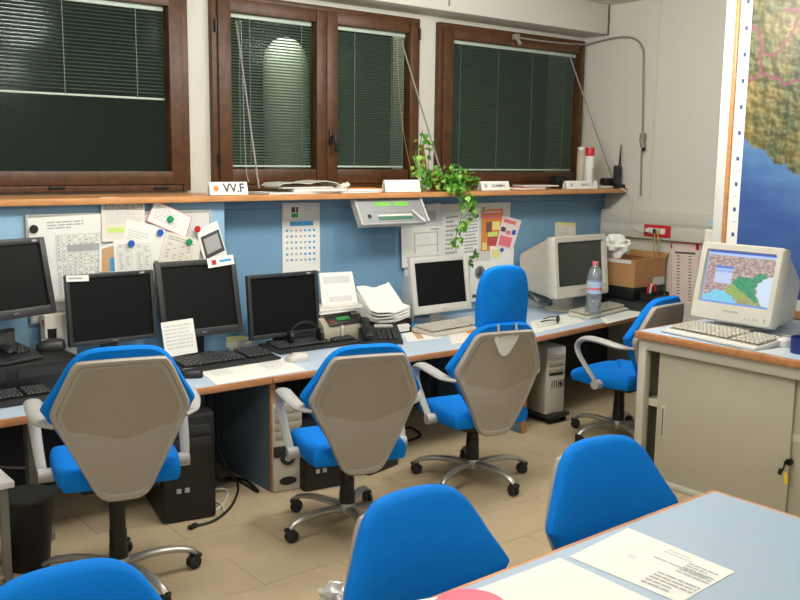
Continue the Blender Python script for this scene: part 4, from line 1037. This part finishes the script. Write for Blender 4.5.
# ------------------------------------------------------------------ keyboards, mice
def keyboard(label, fl, fr, z, dep, base_m, key_m, rows=5, numpad=True, cat='keyboard'):
    A = onZ(*fl, z+.015); B = onZ(*fr, z+.015); w_ = (B-A).length; rz = math.atan2(B.y-A.y, B.x-A.x)
    t = thing('keyboard', label, cat, ((A.x+B.x)/2, (A.y+B.y)/2, z), rz)
    pr = [(0, .006), (.0, .016), (dep*.22, .022), (dep, .042), (dep, .012), (.02, .0)]
    m = MB(); m.loft([[(-w_/2, y_, z_) for y_, z_ in pr], [(w_/2, y_, z_) for y_, z_ in pr]]); 
    m.build('case', base_m, t)
    MB().loft([[(-w_*.48, y_, z_) for y_, z_ in ((dep*.23, .022), (dep*.23, .026), (dep*.97, .044), (dep*.97, .038))], [(w_*.48, y_, z_) for y_, z_ in ((dep*.23, .022), (dep*.23, .026), (dep*.97, .044), (dep*.97, .038))]]).build('key_well', M_BLK if base_m is M_BLK2 else M_WELL, t)
    k = MB(); kd = dep*.72/ (rows+.3); cols = 21; kw = w_*.94/cols
    for r in range(rows+1):
        y_ = dep*.25+r*kd*.98
        for c in range(cols):
            if c in (15, 19-1) and False: continue
            if c in (14,): continue
            if r == 0 and 4 <= c <= 8:
                if c == 4: k.box((-w_*.47+6.5*kw, y_+kd*.4, .034+(y_/dep)*.018), (kw*4.6, kd*.78, .009), taper=(.96, .85))
                continue
            k.box((-w_*.47+(c+.5)*kw, y_+kd*.4+(kd*.12 if r == rows else 0), .034+(y_/dep)*.018), (kw*.84, kd*.78, .011), taper=(.8, .8))
    o = k.build('keys', key_m, t, smooth=False); o['kind'] = 'stuff'
    return t
keyboard('long black keyboard in front of the desktop computer, far left', (-32, 411), (58, 397), DZ, .28, M_BLK2, M_KEY)
keyboard('black keyboard in front of the monitor with the note sheet', (187, 372), (281, 357.5), DZ, .25, M_BLK2, M_KEY)
keyboard('black keyboard under the headset before the calendar', (281, 353), (362, 341.5), DZ, .22, M_BLK2, M_KEY)
keyboard('cream keyboard in front of the white framed monitor', (436, 335.5), (495, 325), DZ, .24, M_BEI, M_BEI)
keyboard('pale keyboard in front of the corner tube monitor', (590, 318), (650, 303.5), DZ, .2, M_BEI, M_BEI)
# keyboard on the cabinet
A = onZ(660, 329, CZ+.02); B = onZ(754, 348, CZ+.02)
keyboard('cream keyboard on the cabinet in front of the map monitor', (661, 330), (754, 349), CZ, .27, M_WHT, M_BEI)
def mouse(label, px, py, z, m_, rz, s=1.0):
    p = onZ(px, py, z); base = catmull([(-.028, -.045), (.028, -.045), (.036, .0), (.027, .052), (-.027, .052), (-.036, .0)], 4)
    t = thing('mouse', label, 'computer mouse', (p.x, p.y, z), R(rz)); rs = []
    for sc, zz in ((1, .0), (1.05, .008), (1, .020), (.85, .032), (.55, .040), (.05, .043)): rs.append([(x_*sc*s, (y_*sc-(.006 if zz > .02 else 0))*s, zz*s) for x_, y_ in base])
    MB().loft(rs).build('mouse_body', m_, t)
    MB().box((0, .028*s, .036*s), (.008*s, .02*s, .010*s), bev=.002).build('wheel', M_INK, t); return t
mouse('black mouse beside the sheet on the desk, behind the first chair', 192, 377, DZ, M_BLK, 60, 1.25)
mouse('pale mouse on the desk in front of the headset keyboard', 298, 361, DZ, M_LGR, 80, 1.3)
mouse('pale mouse on the corner desk right of the tube monitor', 630, 302, DZ, M_LGR, 10, 1.3)
mouse('cream mouse on the cabinet beside the blue cup', 783, 346, CZ, M_WHT, -70, 1.2)
cord('cable', 'cream cable curling behind the mouse on the cabinet', 'cable', [onZ(777, 342, CZ+.006), onZ(768, 338, CZ+.006), onZ(776, 334, CZ+.006), onZ(790, 336, CZ+.006), onZ(800, 332, CZ+.006)], .004, M_CORDW)
p = onZ(797, 352, CZ); t = thing('cup', 'dark blue plastic cup at the right end of the cabinet', 'cup', (p.x, p.y-.03, CZ))
MB().lathe([(.062, 0), (.066, .09), (.060, .09), (.056, .006), (.002, .006)], n=24).build('cup_body', M_NAVY, t)
sheet('sheet', 'pale blue grey sheet under the cream mouse', 'paper', [onZ(748, 338, CZ+.001), onZ(790, 346, CZ+.001), onZ(783, 356, CZ+.001), onZ(742, 350, CZ+.001)][:4], NZ, (), mat('mat_grey', (196, 202, 206), .6))
# desktop pc (horizontal) at far left with telephone, mouse, cup
pF = onZ(-14, 397, DZ); 
t = thing('desktop_computer', 'black desktop computer lying flat under the far left monitor', 'computer', (1.28, 5.16, DZ), R(2))
Hc = onY(40, 352, 4.98).z-DZ; Hc = max(.12, min(.17, Hc))
MB().box((0, .0, Hc/2), (1.06, .36, Hc), bev=.008).build('case', M_BLK, t)
MB().box((.02, -.182, Hc*.72), (.20, .004, Hc*.30)).build('drive_door', M_BLK2, t); MB().box((.02, -.186, Hc*.62), (.05, .004, .008)).build('drive_button', M_INK, t)
MB().box((.33, -.182, Hc*.70), (.30, .004, Hc*.28)).build('drive_door', M_BLK2, t)
MB().box((-.06, -.186, Hc*.68), (.03, .004, .01)).build('badge', M_BLUE, t)
tA.location.z = DZ+Hc+.002; dz_ = Hc+.002
for ch in tA.children:
    if ch.name.startswith('bezel'): ch.location.z -= dz_
    elif ch.name.startswith('neck'): ch.location.z -= dz_*.5; ch.scale.z = max(.3, 1-dz_/.3)
tA.location.y += .0
ZT = DZ+Hc+.002
mouse('black mouse on top of the flat desktop computer', 52, 349, ZT, M_BLK2, 75, 1.45)
def phone(label, px, py, z, rz, s=1.0, m_=M_BLK2):
    p = onZ(px, py, z); t = thing('telephone', label, 'telephone', (p.x, p.y, z), R(rz))
    pr = [(-.11, 0), (-.11, .02), (.10, .07), (.11, .06), (.11, 0)]
    MB().loft([[(-.10*s, y_*s, z_*s) for y_, z_ in pr], [(.12*s, y_*s, z_*s) for y_, z_ in pr]]).build('body', m_, t)
    k = MB()
    for r in range(5):
        for c in range(4): y_ = (-.085+r*.028); k.box(((.0+c*.027)*s, y_*s, (.030+(y_+.11)*.238)*s), (.018*s, .018*s, .012*s))
    o = k.build('keys', M_KEY, t); o['kind'] = 'stuff'
    MB().box((.04*s, .075*s, .068*s), (.10*s, .035*s, .008*s), rot=(R(13), 0, 0)).build('display', M_INK, t)
    h = MB(); pts = [(-.065, -.12, .045), (-.065, -.10, .062), (-.065, -.04, .078), (-.065, .04, .092), (-.065, .10, .098), (-.065, .125, .088)]
    h.tube([(a*s, b*s, c*s) for a, b, c in pts], [v*s for v in (.022, .027, .018, .018, .027, .022)], n=10, flat=(.7, 1.2)); h.build('handset', M_BLK, t); return t
phone('black desk telephone beside the fax machine', 378, 341, DZ, -30, 1.3)
phone('dark telephone on the flat desktop computer at the photo left edge', 7, 357, ZT, 25, 1.0)
p = onZ(50, 346, ZT)
t = thing('pen_cup', 'black pen cup between the first two monitors', 'pen cup', (p.x, p.y-.02, ZT)); MB().lathe([(.036, 0), (.038, .11), (.034, .11), (.032, .006), (.002, .006)], n=20).build('cup_body', M_BLK, t)
t2 = thing('red_pen', 'red pen leaning out of the black pen cup', 'pen', (p.x-.01, p.y-.02, ZT+.02)); MB().tube([(0, 0, 0), (-.035, -.01, .14)], .007).build('pen_body', M_RED, t2)
t = thing('storage_box', 'white box standing between the first two monitors', 'box', (p.x+.05, 5.37, DZ)); MB().box((0, 0, .18), (.18, .08, .36), bev=.004).build('carton', M_PAP2, t)
book('book', 'yellowed open book lying behind the second black keyboard', 'book', (onZ(232, 346, DZ).x, 5.36 if False else onZ(232, 344, DZ).y-.0, DZ+.001), .28, .2, .04, 8, M_YEL)
# headset on keyboard
p = onZ(306, 341, DZ+.05)
t = thing('headset', 'black headset resting on the keyboard in front of the fourth monitor', 'headset', (p.x, p.y, DZ+.048), R(-8))
MB().tube([(.11*math.cos(a), .015, .03+.10*math.sin(a)) for a in [PI*k/14 for k in range(15)]], .007, flat=(.6, 1.2), upv=(0, 1, 0)).build('headband', M_BLK, t)
for s in (-1, 1): MB().lathe([(.03, -.016), (.042, -.01), (.042, .01), (.03, .016)], n=18).build('ear_cup', M_BLK, t, (s*.11, .015, .035), (0, R(90), 0))

# fax machine
pf = onZ(345, 333, DZ)
fa, fb = onY(325, 330, 5.19), onY(364, 327, 5.19)
t = thing('fax_machine', 'beige fax machine with a green display behind the telephone', 'fax machine', ((fa.x+fb.x)/2, 5.19, DZ), R(6))
wf = (fb.x-fa.x)+.05
prf = [(0, 0), (-.01, .05), (.0, .12), (.07, .19), (.30, .20), (.32, .15), (.32, 0)]
MB().loft([[(-wf/2, y_, z_) for y_, z_ in prf], [(wf/2, y_, z_) for y_, z_ in prf]]).build('body', M_BEI2, t)
MB().box((.015, .020, .155), (wf*.82, .012, .085), rot=(R(-48), 0, 0), bev=.004).build('control_panel', M_BLK, t)
MB().box((-.01, .012, .162), (wf*.30, .012, .028), rot=(R(-48), 0, 0)).build('display', M_LCDD, t)
m = MB()
for r in range(4):
    for c in range(3): m.box((wf*.27+c*.026, .005+r*.013, .130+r*.016), (.017, .010, .010), rot=(R(-48), 0, 0))
o = m.build('keys', M_INK, t); o['kind'] = 'stuff'
MB().box((-wf*.30, .0, .150), (.03, .012, .012), rot=(R(-48), 0, 0)).box((0, -.004, .128), (.04, .012, .012), rot=(R(-48), 0, 0)).build('red_button', M_RED, t)
MB().box((-.04, -.02, .08), (.014, .012, .09), bev=.003).build('hook_switch', M_WHT, t)
c4_ = [onY(319, 273, 5.42), onY(352, 271.5, 5.42), onY(358, 303, 5.34), onY(322, 306, 5.34)]
sheet('fax_sheet', 'white printed sheet standing upright in the fax machine', 'paper', c4_, (0, -1, .25), [(.1, .12, .88, .34, M_INKL), (.2, .74, .85, .92, M_INKL)])
for k, (dx, rz_) in enumerate(((0, 4), (.02, -5))):
    book('paper_stack', ['white paper stack lying on the fax machine', 'upper tilted white paper stack on the fax machine'][k], 'papers', ((fa.x+fb.x)/2+dx-.02, 5.19+.14, DZ+.202+k*.022), .36, .22, .02, rz_, M_PAP2)
# letter trays with paper right of the fax
pt = onY(383, 326, 5.30)
t = thing('letter_tray', 'black letter tray full of loose white papers beside the fax machine', 'letter tray', (pt.x, 5.30, DZ), R(4))
MB().box((0, 0, .008), (.33, .26, .010)).box((-.165, 0, .05), (.008, .26, .10)).box((.165, 0, .05), (.008, .26, .10)).box((0, .13, .05), (.33, .008, .10)).box((0, 0, .085), (.32, .25, .008)).build('tray_frame', M_BLK, t)
for k in range(4):
    o = MB().box((0, 0, .006), (.30, .25, .011), bev=.001, seg=1).build('paper_sheaf', M_PAP, None, (pt.x+random.uniform(-.01, .01), 5.29, DZ+.016+k*.014), (0, 0, R(random.uniform(-1, 7))))
    tag(o, ['lowest white paper sheaf in the letter tray', 'second lowest white paper sheaf in the letter tray', 'third white paper sheaf from below in the letter tray', 'topmost white paper sheaf under the tray divider'][k], 'papers', 'paper sheaves in the lower letter tray')
t = thing('loose_papers', 'heap of loose curled white sheets on top of the letter tray', 'papers', (pt.x, 5.30, DZ+.092), R(4))
for k in range(7):
    m = MB(); ph = random.uniform(0, 6); zz = k*.010; rng = [(-.16+i*.04) for i in range(9)]
    m.loft([[(x_, y_, zz+.008+.006*math.sin(x_*16+ph)*(1+max(0, y_)*12)+(k*.003)*abs(x_)*5+max(0, y_+.05)*(.20+.05*k)+max(0, x_)*.06) for x_ in rng]+[(x_, y_, zz+.011+.006*math.sin(x_*16+ph)*(1+max(0, y_)*12)+(k*.003)*abs(x_)*5+max(0, y_+.05)*(.45+.08*k)+max(0, x_)*.15) for x_ in rng[::-1]] for y_ in (-.12, -.04, .05, .12)])
    m.build('paper_sheet', M_PAP, t, rot=(0, 0, R(random.uniform(-5, 5))))
# desk organiser strip left of the white monitor
po_ = onY(405, 318, 5.34)
t = thing('document_stand', 'slim pale plastic stand with blue tip left of the white monitor', 'stand', (po_.x+.03, 5.34, DZ))
MB().box((0, 0, .20), (.05, .12, .38), rot=(0, R(3), 0), bev=.008).build('stand_body', mat('pale_grey_blue', (176, 186, 190), .5), t); MB().box((.0, -.02, .03), (.07, .12, .05), bev=.006).build('stand_foot', M_CYAN, t)

# sheets lying on the desk
G2 = 'loose sheets on the long desk'
sheet('desk_sheet', 'two joined white sheets lying in front of the second black keyboard', 'paper', [onZ(200, 372, DZ+.001), onZ(282, 358, DZ+.001), onZ(306, 370, DZ+.001), onZ(217, 385, DZ+.001)], NZ, lines(.08, .15, .4, .5, 5, M_INKL, seed=61)+lines(.65, .1, .9, .7, 5, M_INKL, seed=62), group=G2)
sheet('desk_sheet', 'white sheet lying right of the telephone', 'paper', [onZ(398, 328, DZ+.001), onZ(430, 326, DZ+.001), onZ(443, 338, DZ+.001), onZ(408, 342, DZ+.001)], NZ, [(.3, .1, .5, .9, M_TAN)], M_PAP, G2)
sheet('desk_sheet', 'white sheet behind the tall headrest chair', 'paper', [onZ(448, 334, DZ+.001), onZ(480, 326, DZ+.001), onZ(492, 336, DZ+.001), onZ(452, 345, DZ+.001)], NZ, [(.5, .1, .95, .4, M_ORA)], M_PAP2, G2)
sheet('desk_sheet', 'white sheet under the dark sunglasses', 'paper', [onZ(530, 322, DZ+.001), onZ(572, 313, DZ+.001), onZ(585, 322, DZ+.001), onZ(534, 333, DZ+.001)], NZ, lines(.1, .2, .6, .8, 3, M_INKL, seed=64), M_PAP, G2)
sheet('desk_sheet', 'white sheet between the bottle and the pale keyboard', 'paper', [onZ(600, 318, DZ+.001), onZ(640, 308, DZ+.001), onZ(652, 313, DZ+.001), onZ(606, 324, DZ+.001)], NZ, lines(.1, .2, .6, .8, 3, M_INKL, seed=65), M_PAP, G2)
sheet('desk_sheet', 'red cornered leaflet beside the tall headrest chair', 'paper', [onZ(466, 325, DZ+.0035), onZ(484, 322, DZ+.0035), onZ(486, 328, DZ+.0035), onZ(470, 331, DZ+.0035)], NZ, (), mat('leaflet_orange', (220, 96, 60), .6), G2)
p = onZ(557, 323, DZ)
t = thing('sunglasses', 'dark sunglasses folded on a white sheet on the desk', 'sunglasses', (p.x, p.y, DZ+.003), R(35))
for s in (-1, 1): MB().lathe([(.002, 0), (.030, .002), (.034, .008), (.030, .012), (.002, .014)], n=16, sy=.75).build('lens', M_BLK, t, (s*.045, 0, .028), (R(75), 0, 0))
MB().tube([(-.02, 0, .035), (0, -.002, .04), (.02, 0, .035)], .004).build('bridge', M_BLK, t)
for s in (-1, 1): MB().tube([(s*.082, 0, .035), (s*.085, .06, .03), (s*.07, .12, .012)], .005).build('temple', M_BLK, t)
# white modem / phone right of the headrest
p = onZ(540, 304, DZ)
t = thing('white_telephone', 'white desk telephone half hidden behind the tall headrest', 'telephone', (p.x, p.y, DZ), R(-15))
MB().loft([[(-.12, y_, z_) for y_, z_ in ((-.12, 0), (-.12, .025), (.10, .085), (.12, .07), (.12, 0))], [(.12, y_, z_) for y_, z_ in ((-.12, 0), (-.12, .025), (.10, .085), (.12, .07), (.12, 0))]]).build('body', M_WHT, t)
MB().box((.05, -.122, .014), (.08, .004, .012)).build('port', M_BLK, t)
MB().tube([(-.08, -.10, .05), (-.08, -.03, .08), (-.08, .05, .10), (-.08, .11, .105)], [.022, .016, .016, .022], n=10).build('handset', M_WHT, t)
p = onZ(546, 300, DZ)
t = thing('pen_holder', 'dark glass pen holder with a red pen left of the tube monitor', 'pen holder', (p.x, p.y+.06, DZ)); MB().lathe([(.028, 0), (.03, .09), (.026, .09), (.024, .006), (.002, .006)], n=18).build('holder_cup', M_BLK2, t)
t = thing('red_pen', 'red pen standing in the dark holder left of the tube monitor', 'pen', (p.x, p.y+.06, DZ+.01)); MB().tube([(0, 0, 0), (.012, 0, .15)], .008).build('pen_body', M_RED, t)
# water bottle
p = onZ(593, 317, DZ); hB = .0
for _ in range(1):
    hB = (onY(593, 261.5, p.y).z-DZ)
s = hB/.31; r = .043*s
t = thing('water_bottle', 'clear plastic water bottle with a pink cap on the corner desk', 'bottle', (p.x, p.y, DZ))
prof = [(.036, 0), (.042, .006), (.043, .03), (.039, .05), (.043, .065), (.043, .09), (.038, .10), (.043, .11), (.043, .125), (.0415, .13), (.0415, .205), (.043, .21), (.041, .235), (.030, .265), (.016, .285), (.014, .295)]
MB().lathe([(a*s, b*s) for a, b in prof], n=24).build('bottle_body', M_CLEAR, t)
MB().lathe([(.0425*s, .135*s), (.0428*s, .20*s)], n=24).build('bottle_label', mat('label_pale_blue', (176, 200, 228), .5), t)
MB().lathe([(.0435*s, .155*s), (.0435*s, .168*s)], n=24).build('label_band', M_PINK, t)
MB().lathe([(.016*s, .288*s), (.017*s, .292*s), (.017*s, .308*s), (.015*s, .310*s)], n=18).build('cap', M_PINK, t)

# cardboard box with crumpled paper, tray organiser
BXZ = .91; c0_ = onZ(634, 288, BXZ); BXC = c0_+Vector((.22, .21, 0)); print('BOX', BXC)
t = thing('cardboard_box', 'open brown cardboard box by the right wall', 'box', (BXC.x, BXC.y, BXZ), 0)
bw, bd, bh = .44, .42, .24
t['label'] = 'open brown cardboard box by the right wall'
m = MB()
m.box((0, 0, .004), (bw, bd, .008)).box((0, -bd/2, bh/2), (bw, .007, bh)).box((0, bd/2, bh/2), (bw, .007, bh)).box((-bw/2, 0, bh/2), (.007, bd, bh)).box((bw/2, 0, bh/2), (.007, bd, bh))
m.build('carton', M_CARD, t)
MB().box((0, bd/2+.03, bh+.02), (bw, .006, .10), rot=(R(-50), 0, 0)).build('flap', M_CARD, t)
MB().box((bw/2+.02, 0, bh+.01), (.006, bd, .08), rot=(0, R(50), 0)).build('flap', M_CARD, t)
MB().box((bw*.28, -bd/2-.005, .04), (.16, .002, .07)).build('box_label', M_INKL, t)
MB().box((-bw/2-.005, -.02, bh-.02), (.002, .30, .03)).build('packing_tape', M_INKL, t)
# second low box beneath
t = thing('black_case', 'low black case under the cardboard box', 'case', (BXC.x, BXC.y, DZ), 0); MB().box((0, .0, .133), (.46, .43, .112), bev=.008).build('case_body', M_BLK, t); MB().box((-.02, -.07, .037), (.52, .58, .074), bev=.008).build('lower_case', M_BLK2, t)
pc_ = onX(614, 246, 6.55)
def crumple(m, c, sx, sy, sz, seed):
    bm2 = bmesh.ops.create_icosphere(m.bm, subdivisions=3, radius=1)['verts']
    for v in bm2:
        n_ = noise.noise(v.co*2.2+Vector((seed, 0, 0)))*.45+noise.noise(v.co*5+Vector((0, seed, 0)))*.22
        v.co = Vector((v.co.x*sx*(1+n_), v.co.y*sy*(1+n_), v.co.z*sz*(1+n_)))+Vector(c)
m = MB(); crumple(m, (0, 0, 0), .09, .13, .10, 3)
o = m.build('crumpled_bag', M_PAP, None, (BXC.x-.15, BXC.y+.06, BXZ+bh+.10), smooth=False); tag(o, 'crumpled white paper bag on the cardboard box', 'bag')
for k in range(1):
    p = onZ(655, 302, DZ)
    OZ = DZ+.076; p = Vector((6.80, 4.79, 0)); t = thing('desk_organizer', 'black desk organizer with compartments in front of the cardboard box', 'organizer', (p.x, p.y, OZ), R(8)); t.scale = (.92, .55, .8)
    MB().box((0, 0, .006), (.34, .2, .012)).box((-.17, 0, .05), (.006, .2, .10)).box((.17, 0, .04), (.006, .2, .08)).box((0, .1, .06), (.34, .006, .12)).box((0, -.1, .03), (.34, .006, .06)).box((-.05, 0, .05), (.006, .2, .10)).box((.06, 0, .045), (.006, .2, .09)).build('organizer_body', M_BLK, t)
    pp = Vector((p.x, p.y-.015, OZ))
    for j, (dx, mm, lab) in enumerate(((-.13, M_RED, 'red pen leaning in the left cell of the desk organizer'), (-.10, M_WHT, 'white marker standing in the desk organizer'), (-.02, M_RED, 'short red marker standing in the middle cell of the desk organizer'), (.01, M_BLK2, 'dark pen standing in the desk organizer'))):
        o = MB().tube([(0, 0, 0), (random.uniform(-.02, .03), 0, .155-.01*j)], .009).build('pen', mm, None, pp+Vector((dx, .005, .012))); tag(o, lab, 'pen')
    MB().box((.11, -.02, .05), (.08, .05, .03), bev=.004).build('tape_block', M_INKL, t)

# ------------------------------------------------------------------ under the desks
def tower(label, px, py, w_, d_, h_, rz, kind, z=0.0):
    p = onZ(px, py, z); t = thing('computer_tower', label, 'computer', (p.x, p.y, z), R(rz), 'computer towers under the desks')
    a = Vector((0, d_/2, 0))
    body = M_BLK if kind == 'black' else M_BEI2
    MB().box((0, d_/2, h_/2), (w_, d_, h_), bev=.010).build('case', body, t)
    fr = MB()
    if kind == 'black':
        fr.box((0, -.006, h_/2), (w_*.96, .014, h_*.98), bev=.008); fr.build('front_panel', M_BLK, t)
        for q_ in (-.20, -.05): MB().box((w_*q_, -.015, h_*.30), (.026, .003, .026)).build('sticker', M_INK, t)
        for k in (0, 1): MB().box((0, -.015, h_*(.86-k*.12)), (w_*.8, .004, h_*.09), bev=.002).build('drive_bay', M_BLK2, t)
    else:
        fr.box((0, -.008, h_/2), (w_*.98, .02, h_), bev=.012); fr.build('front_panel', M_BEI, t)
        if kind == 'beige':
            for k in range(3): MB().box((0, -.021, h_*(.86-k*.10)), (w_*.8, .004, h_*.075), bev=.002).build('drive_bay', M_BEI2, t)
            MB().box((0, -.020, h_*.60), (w_*.7, .004, h_*.03)).build('floppy_slot', M_BLK, t)
            m = MB()
            for k in range(6): m.box((-w_*.2+k*.022, -.020, h_*.45), (.006, .004, h_*.12))
            m.build('vent', M_BLK2, t)
            MB().cyl((w_*.25, -.016, h_*.45), (w_*.25, -.024, h_*.45), .012).build('power_button', M_BLK, t)
        else:
            for k in range(4): MB().box((0, -.021, h_*(.93-k*.095)), (w_*.86, .004, h_*.085), bev=.002).build('drive_bay', M_BEI2, t)
            MB().box((0, -.021, h_*.46), (w_*.95, .006, h_*.12), bev=.006).cyl((0, -.018, h_*.39), (0, -.026, h_*.39), .05, n=20).build('power_panel', M_BLK2, t)
            MB().cyl((0, -.026, h_*.38), (0, -.032, h_*.38), .02, n=16).build('power_button', M_ARM, t)
            MB().box((w_*.33, -.028, h_*.47), (.012, .006, .010)).build('status_light', M_LED, t)
            MB().cyl((0, 0, 0), (0, 0, .012), .055, n=20).build('front_grille', M_BLK, t, (0, -.012, h_*.12), (R(90), 0, 0)).scale = (1.0, .45, 1)
    return t
tower('black computer tower under the desk behind the first chair', 190, 520, .30, .45, .60, -12, 'black')
tower('beige computer tower with a black and silver front beside the desk panel', 287, 490, .19, .42, .55, -12, 'grey')
tower('black computer tower under the desk behind the second chair', 326, 488, .30, .42, .40, -10, 'black')
tower('low black computer case right of the second chair column', 383, 470, .30, .42, .30, 12, 'black')
t = thing('tower_stand', 'black wheeled stand under the slim beige tower', 'stand', (0, 0, 0)); 
ps = onZ(560, 417, .05)
MB().box((ps.x, ps.y+.2, .06), (.22, .40, .03), bev=.006).build('platform', M_BLK2, t)
for dx in (-.08, .08):
    for dy in (.04, .36): MB().cyl((ps.x+dx-.01, ps.y+dy, .024), (ps.x+dx+.01, ps.y+dy, .024), .024, n=14).build('wheel', M_BLK, t)
p_ = onZ(559, 412, .078)
tw = tower('slim beige computer tower on a wheeled stand under the corner desk', 553, 413, .19, .34, .52, -8, 'beige', .077)
t = thing('waste_bin', 'black waste bin beneath the far left desk', 'bin', (1.32, 4.47, 0)); bh_ = .36
MB().lathe([(.10, 0), (.13, bh_), (.124, bh_), (.096, .01), (.002, .01)], n=24).build('bin_body', M_BLK, t)
MB().lathe([(.130, bh_-.012), (.137, bh_-.008), (.137, bh_+.004), (.130, bh_+.006)], n=24).build('rim', M_BLK2, t)

# cables
def fz(px, py, z=.008): return onZ(px, py, z)
cord('cable', 'black cable hanging from the desk to the floor beside the desk panel', 'cable', [Vector((2.52, 4.86, .68)), Vector((2.52, 4.84, .4)), Vector((2.58, 4.78, .15)), fz(238, 485), fz(232, 505), fz(215, 520), fz(195, 526)], .008, M_CORD)
cord('cable', 'thicker black cable looping on the floor by the desk panel', 'cable', [Vector((2.60, 4.95, .68)), Vector((2.60, 4.93, .3)), Vector((2.55, 4.86, .08)), fz(236, 480), fz(258, 492), fz(245, 480), fz(225, 478)], .010, M_CORD)
cord('cable', 'pale cable coiled on the floor beside the black tower', 'cable', [Vector((2.44, 4.90, .68)), Vector((2.40, 4.88, .3)), Vector((2.42, 4.84, .05)), fz(226, 490), fz(222, 505), fz(208, 514), fz(203, 508), fz(212, 501), fz(222, 505), fz(224, 512)], .007, M_CORDW)
cord('cable', 'grey cable hanging at the far left under the desk', 'cable', [Vector((1.15, 5.0, .66)), Vector((1.18, 4.98, .45)), Vector((1.35, 4.96, .36)), Vector((1.55, 4.95, .32))], .007, M_GRY)
cord('cable', 'black cable tangle hanging behind the headrest chair', 'cable', [Vector((4.1, 5.2, .68)), Vector((4.05, 5.15, .3)), Vector((4.15, 5.1, .05)), Vector((4.3, 5.1, .012)), Vector((4.2, 4.9, .012)), Vector((3.9, 4.95, .012)), Vector((3.85, 5.2, .2)), Vector((3.8, 5.25, .66))], .009, M_CORD)
p = fz(193, 527); o = MB().box((0, 0, .012), (.06, .03, .02), bev=.004).build('cable_plug', M_BLK, None, (p.x, p.y, 0), (0, 0, .4)); tag(o, 'black plug lying on the floor at the cable end', 'plug')

# low white table at left edge
LZ = .55; lc = onZ(14.5, 481, LZ)
t = thing('side_table', 'low white table with dark metal legs at the left photo edge', 'table', (lc.x, lc.y, 0))
MB().box((-.4, .30, LZ-.015), (.8, .60, .03), bev=.003).build('tabletop', M_WHT, t)
for lx in (-.04, -.76):
    for ly_ in (.04, .56): MB().box((lx, ly_, (LZ-.03)/2), (.035, .035, LZ-.03), bev=.003).build('leg', mat('leg_grey', (92, 92, 90), .5, .3) if False else M_GRY, t)
MB().box((-.4, .30, .10), (.72, .54, .015)).build('lower_shelf', M_BEI2, t)
for k, (mm, lab) in enumerate(((M_YEL, 'yellow book at the bottom under the low white table'), (M_INKL, 'grey book in the middle of the pile under the low white table'), (M_PAP, 'white book on top of the pile under the low white table'))):
    book('book', lab, 'book', (lc.x-.24, lc.y+.22, .109+k*.036), .34, .26, .034, 4-k*5, mm, 'books under the low white table')

# ------------------------------------------------------------------ things on the foreground table
z1 = TZ+.001
M_INKM = mat('ink_soft', (176, 176, 178), .8)
G3 = 'papers on the foreground table'
sheet('document', 'white printed form lying on the right of the foreground table', 'paper', [onZ(628, 528, z1), onZ(735, 572, z1), onZ(680, 603, z1), onZ(569, 557, z1)], NZ, lines(.45, .10, .70, .22, 2, M_INKL, seed=71)+lines(.45, .35, .95, .40, 1, M_INKM, seed=72)+lines(.70, .20, .98, .50, 5, M_INKM, seed=73)+lines(.30, .5, .42, .6, 2, M_INKL, seed=75)+lines(.62, .6, .98, .95, 5, M_INKM, seed=74), group=G3)
sheet('document', 'blank white sheet lying in the middle of the foreground table', 'paper', [onZ(560, 558, z1), onZ(690, 618, z1), onZ(590, 668, z1), onZ(470, 592, z1)], NZ, [(.38, .62, .40, .80, M_INK)], group=G3)
sheet('document', 'white sheet under the pink round disc on the foreground table', 'paper', [onZ(395, 604, z1), onZ(495, 588, z1+.001), onZ(530, 620, z1), onZ(420, 640, z1)], NZ, lines(.1, .1, .5, .3, 3, M_INKL, seed=77), group=G3)
p = onZ(466, 606, TZ)
o = MB().lathe([(.10, 0), (.105, .003), (.105, .005), (.10, .006)], n=36).build('pink_disc', mat('pink_card', (226, 110, 130), .5), None, (p.x, p.y-.02, TZ+.004)); tag(o, 'round pink disc on the near edge of the foreground table', 'disc')
# clear plastic bag on the seat side near the table chair
p = onZ(338, 598, .62)
m = MB(); crumple(m, (0, 0, 0), .06, .05, .05, 9)
o = m.build('plastic_bag', M_BAG, None, p, smooth=True); tag(o, 'crumpled clear plastic bag hanging by the left table chair', 'bag')
m = MB(); crumple(m, (0, 0, 0), .045, .04, .035, 5)
m.build('bag_content', M_PAP, o, (0.01, 0, -.012), smooth=True)
